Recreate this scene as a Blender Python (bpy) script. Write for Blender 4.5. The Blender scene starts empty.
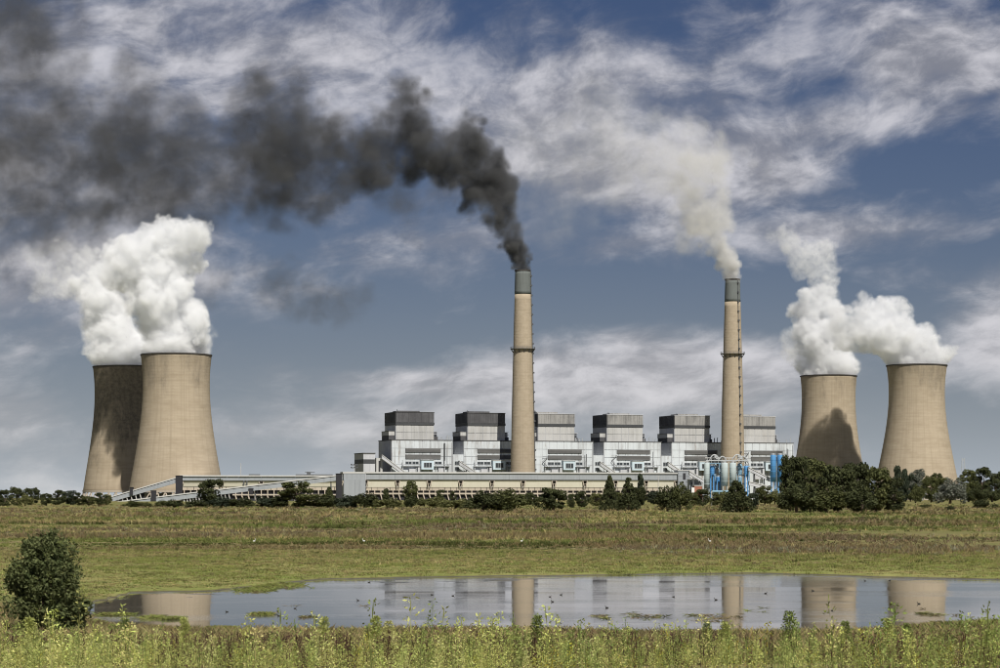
import bpy, math, random
import numpy as np
from mathutils import Vector, Matrix

# ------------------------------------------------------------------ camera, sky, sun, exposure
sc = bpy.context.scene
COL = sc.collection
F = 2250.0            # focal length in pixels of a 1000 px wide picture
HZ = 498.0            # picture row of the horizon
CZ = 5.5              # eye height above the water
cam = bpy.data.cameras.new('camera')
cam.sensor_width = 36.0
cam.lens = 36.0 * F / 1000.0
cam.shift_y = (HZ - 334.0) / 1000.0
cam.clip_start = 1.0
cam.clip_end = 60000.0
camo = bpy.data.objects.new('camera', cam)
camo.location = (0, 0, CZ)
camo.rotation_euler = (math.pi / 2, 0, 0)
COL.objects.link(camo)
sc.camera = camo

SUN_AZ, SUN_EL = math.radians(20), math.radians(49)
SD = Vector((math.sin(SUN_AZ) * math.cos(SUN_EL), -math.cos(SUN_AZ) * math.cos(SUN_EL), math.sin(SUN_EL)))
sl = bpy.data.lights.new('sun', 'SUN')
sl.energy = 4.8
sl.angle = math.radians(0.5)
sl.color = (1.0, 0.95, 0.87)
slo = bpy.data.objects.new('sun', sl)
slo.rotation_euler = SD.to_track_quat('Z', 'Y').to_euler()
slo.location = (100, -100, 300)
COL.objects.link(slo)

vs = sc.view_settings
vs.view_transform = 'Standard'
vs.look = 'None'
vs.gamma = 1.0
vs.use_curve_mapping = False
vs.exposure = 0.08
cy = sc.cycles
cy.use_denoising = True
cy.max_bounces = 12
cy.diffuse_bounces = 2
cy.glossy_bounces = 3
cy.volume_bounces = 10
cy.transparent_max_bounces = 12
cy.volume_step_rate = 2.0
cy.sample_clamp_indirect = 6.0
cy.filter_width = 1.0


class Nd:
    """A node socket with arithmetic: builds Math nodes."""
    def __init__(s, nt, sock):
        s.nt, s.k = nt, sock

    def _m(s, op, *a):
        n = s.nt.nodes.new('ShaderNodeMath')
        n.operation = op
        for i, v in enumerate((s,) + a):
            if isinstance(v, Nd):
                s.nt.links.new(v.k, n.inputs[i])
            else:
                n.inputs[i].default_value = float(v)
        return Nd(s.nt, n.outputs[0])

    def __add__(s, o): return s._m('ADD', o)
    __radd__ = __add__
    def __mul__(s, o): return s._m('MULTIPLY', o)
    __rmul__ = __mul__
    def __sub__(s, o): return s._m('SUBTRACT', o)
    def __rsub__(s, o): return (s * -1.0) + o
    def __truediv__(s, o): return s._m('DIVIDE', o)
    def max(s, o): return s._m('MAXIMUM', o)
    def min(s, o): return s._m('MINIMUM', o)
    def pow(s, o): return s._m('POWER', o)
    def exp(s): return s._m('EXPONENT')
    def f(s, op, *a): return s._m(op, *a)

    def step(s, a, b, c=0.0, d=1.0):
        n = s.nt.nodes.new('ShaderNodeMapRange')
        n.interpolation_type = 'SMOOTHSTEP'
        s.nt.links.new(s.k, n.inputs[0])
        for i, v in zip((1, 2, 3, 4), (a, b, c, d)):
            n.inputs[i].default_value = v
        return Nd(s.nt, n.outputs[0])


def vec(nt, x, y, z):
    n = nt.nodes.new('ShaderNodeCombineXYZ')
    for i, v in enumerate((x, y, z)):
        if isinstance(v, Nd):
            nt.links.new(v.k, n.inputs[i])
        else:
            n.inputs[i].default_value = float(v)
    return Nd(nt, n.outputs[0])


def split(nt, v):
    n = nt.nodes.new('ShaderNodeSeparateXYZ')
    nt.links.new(v.k if isinstance(v, Nd) else v, n.inputs[0])
    return [Nd(nt, o) for o in n.outputs]


def noise(nt, v, scale, detail=4, rough=.55, dist=0.0, lac=2.0):
    n = nt.nodes.new('ShaderNodeTexNoise')
    n.inputs['Scale'].default_value = scale
    n.inputs['Detail'].default_value = detail
    n.inputs['Roughness'].default_value = rough
    n.inputs['Distortion'].default_value = dist
    n.inputs['Lacunarity'].default_value = lac
    nt.links.new(v.k, n.inputs['Vector'])
    return Nd(nt, n.outputs[0])


def mixc(nt, fac, a, b):
    n = nt.nodes.new('ShaderNodeMix')
    n.data_type = 'RGBA'
    n.clamp_factor = True
    if isinstance(fac, Nd):
        nt.links.new(fac.k, n.inputs[0])
    else:
        n.inputs[0].default_value = fac
    for i, v in ((6, a), (7, b)):
        if isinstance(v, Nd):
            nt.links.new(v.k, n.inputs[i])
        else:
            n.inputs[i].default_value = (*v, 1.0)
    return Nd(nt, n.outputs[2])


def build_world():
    w = bpy.data.worlds.new('World')
    sc.world = w
    w.use_nodes = True
    nt = w.node_tree
    bg = nt.nodes['Background']
    bg.inputs[1].default_value = 0.1
    sky = nt.nodes.new('ShaderNodeTexSky')
    sky.sky_type = 'NISHITA'
    sky.sun_disc = False
    sky.sun_elevation = SUN_EL
    sky.sun_rotation = math.pi - SUN_AZ
    sky.air_density = 1.0
    sky.dust_density = 1.2
    sky.ozone_density = 2.0
    tc = nt.nodes.new('ShaderNodeTexCoord')
    x, y, z = split(nt, tc.outputs['Generated'])
    el = z * 2250.0                       # elevation in picture rows
    az = x.f('ARCTAN2', y) * 2250.0

    def blob(u, v, su, sv, a):
        r = ((az - u) / su).pow(2.0) + ((el - v) / sv).pow(2.0)
        return (r * -1.0).exp() * a
    # layers flatten towards the horizon; eddies push everything about
    h = (z.max(0.0) + .03).pow(.72) * .55
    w1 = noise(nt, vec(nt, x * 9.0, y * 9.0, h * 22.0), 1.0, 3, .55) - .5
    w2 = noise(nt, vec(nt, x * 9.0 + 40.0, y * 9.0, h * 22.0), 1.0, 3, .55) - .5
    qx, qy, qh = x + w1 * .055, y, h + w2 * .022
    big = noise(nt, vec(nt, qx * 7.0 + 3.0, qy * 7.0, qh * 19.0), 1.0, 7, .56)
    fib = noise(nt, vec(nt, qx * 13.0 + qh * 9.0, qy * 13.0 + 5.0, (qh - qx * .16) * 62.0), 1.0, 9, .58)
    fin = noise(nt, vec(nt, qx * 48.0, qy * 48.0, (qh - qx * .10) * 120.0), 1.0, 7, .6)
    bias = (blob(-150, 440, 330, 60, .16) + blob(-60, 395, 150, 45, .14) + blob(110, 335, 130, 60, .20)
            + blob(250, 318, 110, 20, .16) + blob(350, 362, 110, 24, .20) + blob(465, 425, 110, 36, .26)
            + blob(380, 262, 170, 18, .20) + blob(175, 122, 175, 38, .46) + blob(-60, 118, 150, 16, .16)
            + blob(510, 168, 70, 42, .38) + blob(-430, 225, 160, 36, .16) + blob(-210, 72, 140, 26, .20)
            + blob(330, 60, 330, 30, .10) + blob(-330, 330, 170, 90, .12)
            - blob(170, 470, 110, 42, .24) - blob(90, 278, 80, 22, .16) - blob(330, 188, 130, 26, .22)
            - blob(110, 205, 130, 34, .20) - blob(-140, 150, 170, 34, .20) - blob(420, 318, 110, 20, .14) - blob(-400, 130, 150, 30, .10))
    near = el.step(10.0, 260.0, .30, 1.0)              # details melt together towards the horizon
    m = (big - .5) * .95 + (fib - .5) * .58 * near + (fin - .5) * .22 * near + bias - .045
    cov = m.step(-.13, .25)
    sh = (noise(nt, vec(nt, qx * 16.0 + 9.0, qy * 16.0, qh * 48.0), 1.0, 8, .6) - .5) * .8 + (fin - .5) * .5 + m * .30
    cl = mixc(nt, sh.step(-.12, .20), (2.1, 2.2, 2.65), (5.9, 5.85, 6.3))
    n = nt.nodes.new('ShaderNodeMix')
    n.data_type = 'RGBA'
    n.blend_type = 'MULTIPLY'
    n.inputs[0].default_value = 1.0
    nt.links.new(sky.outputs[0], n.inputs[6])
    n.inputs[7].default_value = (0.205, 0.23, 0.325, 1)
    blue = Nd(nt, n.outputs[2])
    # air near the horizon is paler and greyer
    air = (el.max(0.0) / -112.0).exp()
    blue = mixc(nt, air * .9, blue, (4.5, 5.0, 5.5))
    cl = mixc(nt, air * .7, cl, (7.2, 7.05, 6.7))
    col = mixc(nt, cov * .95, blue, cl)
    nt.links.new(col.k, bg.inputs[0])


build_world()

# ------------------------------------------------------------------ helpers
rng = np.random.default_rng(7)
random.seed(7)


def prop(o, label=None, cat=None, group=None, kind=None):
    for k, v in (('label', label), ('category', cat), ('group', group), ('kind', kind)):
        if v:
            o[k] = v
    return o


def link(name, me, parent=None, mat=None):
    o = bpy.data.objects.new(name, me)
    COL.objects.link(o)
    if parent is not None:
        o.parent = parent
    if mat is not None and not me.materials:
        me.materials.append(mat)
    return o


def empty(name, loc, rz=0.0, **kw):
    o = bpy.data.objects.new(name, None)
    o.location = loc
    o.rotation_euler = (0, 0, rz)
    o.empty_display_size = 2.0
    COL.objects.link(o)
    return prop(o, **kw)


class MB:
    def __init__(s):
        s.v, s.f = [], []

    def add(s, vs, fs):
        b = len(s.v)
        s.v += [tuple(p) for p in vs]
        s.f += [tuple(i + b for i in q) for q in fs]
        return s

    def box(s, a, b):
        (x0, y0, z0), (x1, y1, z1) = a, b
        return s.add([(x0, y0, z0), (x1, y0, z0), (x1, y1, z0), (x0, y1, z0), (x0, y0, z1), (x1, y0, z1), (x1, y1, z1), (x0, y1, z1)],
                     [(0, 3, 2, 1), (4, 5, 6, 7), (0, 1, 5, 4), (1, 2, 6, 5), (2, 3, 7, 6), (3, 0, 4, 7)])

    def bar(s, p, q, w, h=None):
        """square bar from p to q"""
        h = h or w
        p, q = Vector(p), Vector(q)
        d = (q - p).normalized()
        up = Vector((0, 0, 1)) if abs(d.z) < .95 else Vector((0, 1, 0))
        a = d.cross(up).normalized() * (w / 2)
        b = a.cross(d).normalized() * (h / 2)
        vs = [p - a - b, p + a - b, p + a + b, p - a + b, q - a - b, q + a - b, q + a + b, q - a + b]
        return s.add(vs, [(0, 1, 2, 3), (7, 6, 5, 4), (0, 4, 5, 1), (1, 5, 6, 2), (2, 6, 7, 3), (3, 7, 4, 0)])

    def tube(s, pts, rad, n=8):
        pts = [Vector(p) for p in pts]
        b = len(s.v)
        for i, p in enumerate(pts):
            d = (pts[min(i + 1, len(pts) - 1)] - pts[max(i - 1, 0)]).normalized()
            up = Vector((0, 0, 1)) if abs(d.z) < .9 else Vector((0, 1, 0))
            a = d.cross(up).normalized()
            c = a.cross(d).normalized()
            r = rad[i] if isinstance(rad, (list, tuple)) else rad
            for k in range(n):
                t = 2 * math.pi * k / n
                s.v.append(tuple(p + a * (r * math.cos(t)) + c * (r * math.sin(t))))
        for i in range(len(pts) - 1):
            for k in range(n):
                k2 = (k + 1) % n
                s.f.append((b + i * n + k, b + i * n + k2, b + (i + 1) * n + k2, b + (i + 1) * n + k))
        s.f.append(tuple(b + k for k in range(n))[::-1])
        s.f.append(tuple(b + (len(pts) - 1) * n + k for k in range(n)))
        return s

    def lathe(s, prof, n=48, cx=0.0, cy=0.0, close=False):
        b = len(s.v)
        for r, z in prof:
            for k in range(n):
                t = 2 * math.pi * k / n
                s.v.append((cx + r * math.cos(t), cy + r * math.sin(t), z))
        m = len(prof)
        for i in range(m if close else m - 1):
            j = (i + 1) % m
            for k in range(n):
                k2 = (k + 1) % n
                s.f.append((b + i * n + k, b + i * n + k2, b + j * n + k2, b + j * n + k))
        if not close:
            s.f.append(tuple(b + k for k in range(n))[::-1])
            s.f.append(tuple(b + (m - 1) * n + k for k in range(n)))
        return s

    def mesh(s, name, smooth=False):
        me = bpy.data.meshes.new(name)
        me.from_pydata(s.v, [], s.f)
        if smooth:
            me.polygons.foreach_set('use_smooth', [True] * len(me.polygons))
        me.update()
        return me

    def build(s, name, mat, parent=None, smooth=False):
        return link(name, s.mesh(name, smooth), parent, mat)


def quick(name, a, b, mat, parent):
    return MB().box(a, b).build(name, mat, parent)


def arr_mesh(name, v, faces, cols=None, smooth=False):
    """mesh from arrays, all faces alike; cols per vertex (RGB)"""
    me = bpy.data.meshes.new(name)
    n, k = faces.shape
    me.vertices.add(len(v))
    me.vertices.foreach_set('co', np.ascontiguousarray(v, np.float32).ravel())
    me.loops.add(n * k)
    me.loops.foreach_set('vertex_index', np.ascontiguousarray(faces, np.int32).ravel())
    me.polygons.add(n)
    me.polygons.foreach_set('loop_start', np.arange(0, n * k, k, dtype=np.int32))
    if smooth:
        me.polygons.foreach_set('use_smooth', np.ones(n, bool))
    if cols is not None:
        a = me.color_attributes.new('col', 'FLOAT_COLOR', 'POINT')
        c = np.ones((len(v), 4), np.float32)
        c[:, :3] = cols
        a.data.foreach_set('color', c.ravel())
    me.update(calc_edges=True)
    return me


def vnoise(x, y, seed=0):
    """smooth value noise in numpy, 0..1"""
    xi, yi = np.floor(x).astype(np.int64), np.floor(y).astype(np.int64)
    fx, fy = x - xi, y - yi
    fx, fy = fx * fx * (3 - 2 * fx), fy * fy * (3 - 2 * fy)

    def h(a, b):
        q = (a * 374761393 + b * 668265263 + seed * 974711) & 0x7fffffff
        q = ((q ^ (q >> 13)) * 1274126177) & 0x7fffffff
        return ((q ^ (q >> 16)) & 0xffff) / 65535.0
    return (h(xi, yi) * (1 - fx) + h(xi + 1, yi) * fx) * (1 - fy) + (h(xi, yi + 1) * (1 - fx) + h(xi + 1, yi + 1) * fx) * fy


def fbm2(x, y, seed=0, o=4):
    s, a, t = 0, 1.0, 0
    for i in range(o):
        s = s + a * vnoise(x * 2 ** i, y * 2 ** i, seed + i)
        t += a
        a *= .55
    return s / t


# ------------------------------------------------------------------ materials
def material(name, rough=.85, spec=.2):
    m = bpy.data.materials.new(name)
    m.use_nodes = True
    nt = m.node_tree
    b = nt.nodes['Principled BSDF']
    b.inputs['Roughness'].default_value = rough
    b.inputs['Specular IOR Level'].default_value = spec
    return m, nt, b


def pos(nt):
    g = nt.nodes.new('ShaderNodeNewGeometry')
    return Nd(nt, g.outputs['Position'])


def weathered(name, base, dirt, scale=.12, amount=.5, rough=.85, streak=True, stripes=0.0, rust=0.0, spec=.2, var=.12):
    """cladding or concrete: even colour, dirt in patches and vertical runs"""
    m, nt, b = material(name, rough, spec)
    p = pos(nt)
    x, y, z = split(nt, p)
    h = x * .9 + y * .43
    patch = noise(nt, p, scale * .35, 4, .6)
    run = noise(nt, vec(nt, x * scale * 4, y * scale * 4, z * scale * (.22 if streak else 2.0)), 1.0, 5, .65)
    f = (patch * .6 + run * .7).step(.56, .92) * amount
    c = mixc(nt, f, base, dirt)
    # every sheet a little different
    oi = nt.nodes.new('ShaderNodeObjectInfo')
    c = mixc(nt, Nd(nt, oi.outputs['Random']) * var, c, tuple(q * .55 for q in base))
    if rust:
        r = noise(nt, vec(nt, h * .35, h * .1, z * .03), 1.0, 5, .7).step(.52, .70) * noise(nt, p, .05, 3).step(.42, .60) * rust
        c = mixc(nt, r, c, (.16, .10, .055))
    if stripes:
        s = (h * stripes).f('SINE')
        bp = nt.nodes.new('ShaderNodeBump')
        bp.inputs['Strength'].default_value = .6
        bp.inputs['Distance'].default_value = .15
        nt.links.new(s.k, bp.inputs['Height'])
        nt.links.new(bp.outputs[0], b.inputs['Normal'])
    nt.links.new(c.k, b.inputs['Base Color'])
    return m


def tower_material(name, seed, soot_shade, zs=112.0):
    """cast concrete shell: lift rings, faint vertical runs, soot near the top with a ragged shape, on one tower also painted shade"""
    m, nt, b = material(name, .9, .15)
    tc = nt.nodes.new('ShaderNodeTexCoord')
    x, y, z = split(nt, tc.outputs['Object'])
    ang = x.f('ARCTAN2', y * -1.0)
    ring = noise(nt, vec(nt, seed, ang * 1.6, z * .42), 1.0, 5, .65)
    ring2 = noise(nt, vec(nt, ang * 2.0, seed + 3.0, z * .16), 1.0, 4, .6)
    line = (z * 2.6).f('SINE').step(.86, 1.0)
    run = noise(nt, vec(nt, ang * 17.0, seed + 8.0, z * .012), 1.0, 4, .6)
    c = mixc(nt, ring.step(.25, .75), (.365, .303, .222), (.425, .358, .265))
    c = mixc(nt, ring2.step(.45, .75) * .55, c, (.30, .245, .17))
    c = mixc(nt, run.step(.42, .78) * .6, c, (.29, .24, .17))
    c = mixc(nt, line * .18, c, (.24, .20, .145))
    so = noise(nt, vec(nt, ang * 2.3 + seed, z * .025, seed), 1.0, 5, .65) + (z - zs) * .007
    so = so.step(.42, .66) * soot_shade
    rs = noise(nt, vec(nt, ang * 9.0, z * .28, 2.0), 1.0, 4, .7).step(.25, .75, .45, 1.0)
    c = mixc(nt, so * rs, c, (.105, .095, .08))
    nt.links.new(c.k, b.inputs['Base Color'])
    bp = nt.nodes.new('ShaderNodeBump')
    bp.inputs['Strength'].default_value = .2
    bp.inputs['Distance'].default_value = .3
    nt.links.new((ring + line * -.4).k, bp.inputs['Height'])
    nt.links.new(bp.outputs[0], b.inputs['Normal'])
    return m


def plain(name, col, rough=.7, spec=.3, var=.25, metal=0.0):
    m, nt, b = material(name, rough, spec)
    p = pos(nt)
    f = noise(nt, p, .35, 4, .6).step(.3, .75) * var
    c = mixc(nt, f, col, tuple(q * .45 for q in col))
    nt.links.new(c.k, b.inputs['Base Color'])
    b.inputs['Metallic'].default_value = metal
    return m


def leafy(name, a, b_, dry=None, trans=.25, size=.35):
    m, nt, b = material(name, .75, .12)
    p = pos(nt)
    oi = nt.nodes.new('ShaderNodeObjectInfo')
    g = nt.nodes.new('ShaderNodeNewGeometry')
    isl = Nd(nt, g.outputs['Random Per Island'])
    f = noise(nt, p, size, 2, .6).step(.35, .68)
    c = mixc(nt, f, a, b_)
    c = mixc(nt, isl.step(.5, 1.0) * .55, c, tuple(q * 1.5 for q in b_))
    c = mixc(nt, Nd(nt, oi.outputs['Random']) * .35, c, tuple(q * .6 for q in a))
    if dry:
        c = mixc(nt, isl.step(.90, .97), c, dry)
    nt.links.new(c.k, b.inputs['Base Color'])
    tr = nt.nodes.new('ShaderNodeBsdfTranslucent')
    nt.links.new(c.k, tr.inputs[0])
    mx = nt.nodes.new('ShaderNodeMixShader')
    mx.inputs[0].default_value = trans
    nt.links.new(b.outputs[0], mx.inputs[1])
    nt.links.new(tr.outputs[0], mx.inputs[2])
    nt.links.new(mx.outputs[0], nt.nodes['Material Output'].inputs[0])
    return m


def blades(name, trans=.3):
    """plants whose own colours are carried by their vertices"""
    m, nt, b = material(name, .8, .1)
    at = nt.nodes.new('ShaderNodeVertexColor')
    at.layer_name = 'col'
    nt.links.new(at.outputs[0], b.inputs['Base Color'])
    tr = nt.nodes.new('ShaderNodeBsdfTranslucent')
    nt.links.new(at.outputs[0], tr.inputs[0])
    mx = nt.nodes.new('ShaderNodeMixShader')
    mx.inputs[0].default_value = trans
    nt.links.new(b.outputs[0], mx.inputs[1])
    nt.links.new(tr.outputs[0], mx.inputs[2])
    nt.links.new(mx.outputs[0], nt.nodes['Material Output'].inputs[0])
    return m


M = dict(
    white=weathered('white_cladding', (.62, .665, .69), (.27, .27, .265), .10, .8, stripes=2.2, rust=.75),
    upper=weathered('grey_white_cladding', (.50, .50, .485), (.25, .25, .24), .10, .6, stripes=2.2, rust=.2),
    side=weathered('grey_cladding', (.52, .53, .55), (.26, .265, .275), .10, .6, stripes=2.2),
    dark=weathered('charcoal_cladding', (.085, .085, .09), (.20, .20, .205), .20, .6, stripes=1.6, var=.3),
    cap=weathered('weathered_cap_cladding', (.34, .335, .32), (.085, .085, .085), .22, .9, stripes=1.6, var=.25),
    band=plain('dark_louvre', (.065, .068, .072), .6),
    slat=plain('louvre_slat', (.17, .17, .165), .6),
    glass=plain('dark_glass', (.05, .058, .065), .15, .5),
    blue_white=weathered('pale_blue_cladding', (.55, .66, .72), (.35, .40, .43), .2, .4),
    roof=plain('roof_edge', (.55, .55, .53), .8),
    dark_roof=plain('dark_roof_edge', (.10, .10, .10), .8),
    fascia=weathered('grey_fascia', (.33, .355, .375), (.20, .21, .22), .12, .5),
    cream=weathered('cream_sheet', (.78, .75, .63), (.56, .52, .41), .12, .3, var=.05),
    pale=weathered('pale_concrete', (.50, .44, .36), (.28, .24, .20), .2, .5),
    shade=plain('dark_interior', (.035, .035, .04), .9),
    steel=plain('galvanised_steel', (.42, .44, .45), .5, .4),
    dsteel=plain('dark_steel', (.10, .105, .11), .6),
    blue=weathered('blue_paint', (.10, .31, .62), (.08, .22, .42), .2, .5, rough=.45, spec=.4),
    pblue=weathered('pale_blue_paint', (.28, .46, .60), (.25, .36, .43), .2, .5, rough=.5),
    silo=weathered('silo_paint', (.52, .60, .61), (.30, .34, .34), .2, .5, rough=.6),
    brick=weathered('red_brown_sheet', (.35, .15, .10), (.20, .10, .08), .2, .5),
    chim=tower_material('chimney_concrete', 4.0, 0.0),
    chimcap=weathered('grey_green_chimney_top', (.150, .166, .160), (.095, .105, .102), .2, .6),
    soot_shade=plain('sooty_rim', (.06, .055, .05), .95),
    bark=plain('bark', (.10, .075, .055), .95),
    pole=plain('pale_pole', (.50, .49, .45), .6),
    wood=plain('dark_wood', (.06, .05, .04), .9),
    bird=plain('dark_plumage', (.03, .028, .026), .8),
    egret=plain('white_plumage', (.80, .80, .78), .8),
)
LEAF = [
    leafy('dark_foliage', (.040, .048, .022), (.085, .095, .040)),
    leafy('olive_foliage', (.064, .074, .028), (.125, .132, .052)),
    leafy('light_foliage', (.110, .120, .044), (.190, .190, .078)),
    leafy('silver_foliage', (.100, .112, .090), (.200, .210, .170)),
    leafy('bluish_foliage', (.034, .045, .030), (.064, .078, .048)),
]


# ------------------------------------------------------------------ ground, pond
def wpt(px, y):
    Y = CZ * F / (y - HZ)
    return (px - 500) / F * Y, Y


FAR = np.array([wpt(*q) for q in [(86, 604), (90, 597), (97, 593.5), (215, 590.5), (250, 587), (290, 582.5), (320, 580), (500, 576.3), (600, 575), (750, 573.3), (830, 575), (880, 577.5), (1000, 579), (1200, 583), (1500, 600)]])
NEAR = np.array([wpt(q[0], q[1] + 6.0) for q in [(86, 606), (92, 617), (110, 623), (160, 626.5), (235, 630), (350, 631.5), (500, 631.5), (640, 634), (730, 632.5), (800, 633), (870, 630), (900, 625.5), (940, 621.5), (1000, 618), (1200, 612), (1500, 603)]])
GY = np.array([-60, 0, 20, 30, 45, 60, 75, 90, 105, 160, 300, 600, 1000, 1300, 1600, 2000, 4000, 40000.])
GZ = np.array([4.4, 4.0, 3.5, 3.0, 2.05, 1.15, .55, .22, .16, .16, .25, .55, 1.0, 1.7, 2.7, 4.5, 5.0, 5.0])


def ground_z(X, Y):
    X, Y = np.asarray(X, float), np.asarray(Y, float)
    z = np.interp(Y, GY, GZ)
    amp = np.clip((Y - 175) / 300, 0, 1) * .9 * np.clip((2600 - Y) / 1400, 0, 1)
    z = z + amp * (fbm2(X / 70 + 5, Y / 55, 3, 3) - .5)
    amp2 = np.clip((Y - 20) / 30, 0, 1) * np.clip((90 - Y) / 20, 0, 1) * .25
    z = z + amp2 * (fbm2(X / 4, Y / 4, 9, 3) - .5)
    wob = (fbm2(X / 6, Y / 6, 21, 3) - .5)
    yn = np.interp(X, NEAR[:, 0], NEAR[:, 1]) + wob * 3.2
    yf = np.interp(X, FAR[:, 0], FAR[:, 1]) + wob * 5.0
    s = np.minimum(Y - yn, yf - Y)                      # positive in the pond
    mf = yf - Y
    s = np.where((X < FAR[0, 0]) | (X > FAR[-1, 0]), -8.0, s)
    bank = np.where(s > 0, -np.minimum(.7, s * .09) - .02, np.minimum(z, .02 + (-s) * .045 + .05 * np.clip(-s * 2, 0, 1)))
    # shallow mud shelf off the far shore, breaking the surface here and there
    shelf = np.clip(1 - mf / (17 - 7 * np.clip(X / 18, -.3, 1)), 0, 1) * np.clip(mf / .6, 0, 1)
    mud = -.012 + .11 * (fbm2(X / 3.4 + 3, Y / 1.5, 33, 4) - .5)
    bank = np.where((s > 0) & (shelf > 0), bank * (1 - np.clip(shelf * 2.2, 0, 1)) + mud * np.clip(shelf * 2.2, 0, 1), bank)
    k = np.clip((-s - 2) / 8, 0, 1)
    k = k * k * (3 - 2 * k)
    return np.where(s > 0, bank, bank * (1 - k) + z * k), s


def gz(x, y):
    return float(ground_z(np.array([x]), np.array([y]))[0][0])


def build_ground():
    rows = np.concatenate([np.linspace(-60, 70, 70), np.linspace(70.5, 182, 330), np.geomspace(183.5, 2600, 190), np.geomspace(2700, 40000, 24)])
    k = np.linspace(-1, 1, 330)
    k = np.sign(k) * (np.abs(k) * .27 + np.abs(k) ** 6 * 1.4)
    Yg, Kg = np.meshgrid(rows, k, indexing='ij')
    Xg = Kg * (np.maximum(Yg, 0) + 55)
    Z, _ = ground_z(Xg, Yg)
    v = np.stack([Xg, Yg, Z], -1).reshape(-1, 3)
    nr, nc = Yg.shape
    i = (np.arange(nr - 1)[:, None] * nc + np.arange(nc - 1)[None]).ravel()
    f = np.stack([i, i + 1, i + nc + 1, i + nc], 1)
    me = arr_mesh('ground', v, f, smooth=True)
    m, nt, b = material('meadow_soil', .95, .05)
    p = pos(nt)
    x, y, z = split(nt, p)
    n1 = noise(nt, vec(nt, x * .014, y * .026, 0), 1.0, 5, .6)
    n2 = noise(nt, vec(nt, x * .10 + 4, y * .10, 1), 1.0, 5, .65)
    n3 = noise(nt, vec(nt, x * .9, y * .9, 2), 1.0, 4, .7)
    c = mixc(nt, (n1 * .7 + n2 * .4).step(.42, .68), (.165, .180, .056), (.200, .165, .080))
    c = mixc(nt, n2.step(.50, .75) * .7, c, (.290, .250, .105))
    # short green lawn along the far shore, straw line above it
    lawn = (y + n2 * 26.0).step(196, 214, 1.0, 0.0) * (y.step(120, 128))
    c = mixc(nt, lawn, c, mixc(nt, n2.step(.35, .7), (.200, .225, .066), (.310, .290, .115)))
    fg = y.step(96, 110, 1.0, 0.0)
    c = mixc(nt, fg, c, mixc(nt, n2.step(.3, .7), (.20, .155, .08), (.30, .24, .12)))
    mud = z.step(.02, .10, 1.0, 0.0)
    nt.links.new(z.step(.006, .05, .22, .95).k, b.inputs['Roughness'])
    nt.links.new(z.step(.006, .05, .55, .05).k, b.inputs['Specular IOR Level'])
    c = mixc(nt, mud * .85, c, (.10, .082, .055))
    c = mixc(nt, n3.step(.40, .75) * .45, c, (.07, .065, .028))
    nt.links.new(c.k, b.inputs['Base Color'])
    return prop(link('ground', me, None, m), kind='structure')


build_ground()


def build_pond():
    me = MB().add([(-110, 70, 0), (150, 70, 0), (150, 230, 0), (-110, 230, 0)], [(0, 1, 2, 3)]).mesh('pond')
    m, nt, b = material('still_water', .04, .5)
    b.inputs['Base Color'].default_value = (.10, .092, .072, 1)
    b.inputs['IOR'].default_value = 1.333
    p = pos(nt)
    x, y, z = split(nt, p)
    n = noise(nt, vec(nt, x * .03, y * .09, 0), 1.0, 5, .6)
    nt.links.new(n.step(.35, .75, .025, .085).k, b.inputs['Roughness'])
    rip = noise(nt, vec(nt, x * 1.2, y * 2.6, 0), 1.0, 4, .6)
    bp = nt.nodes.new('ShaderNodeBump')
    bp.inputs['Strength'].default_value = 1.0
    bp.inputs['Distance'].default_value = .0022
    nt.links.new((rip * n.step(.42, .64, .25, 3.2)).k, bp.inputs['Height'])
    nt.links.new(bp.outputs[0], b.inputs['Normal'])
    return prop(link('pond', me, None, m), kind='structure')


build_pond()


# ------------------------------------------------------------------ frames: a wall line seen between picture columns
class Line:
    """a straight wall line through (px0, Y0) turned by yaw; t along it, p behind it"""
    def __init__(s, px0, Y0, yaw, base=None):
        s.X0, s.Y0, s.yaw = (px0 - 500) / F * Y0, Y0, math.radians(yaw)
        s.c, s.s = math.cos(s.yaw), math.sin(s.yaw)
        s.base = gz(s.X0, s.Y0) if base is None else base

    def t(s, px, p=0.0):
        x0, y0, k = s.X0 - s.s * p, s.Y0 + s.c * p, (px - 500) / F
        return (k * y0 - x0) / (s.c - s.s * k)

    def z(s, y, t=0.0, p=0.0):
        return CZ + (HZ - y) / F * (s.Y0 + s.s * t + s.c * p) - s.base

    def at(s, t=0.0, p=0.0):
        return (s.X0 + s.c * t - s.s * p, s.Y0 + s.s * t + s.c * p, s.base)


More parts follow.
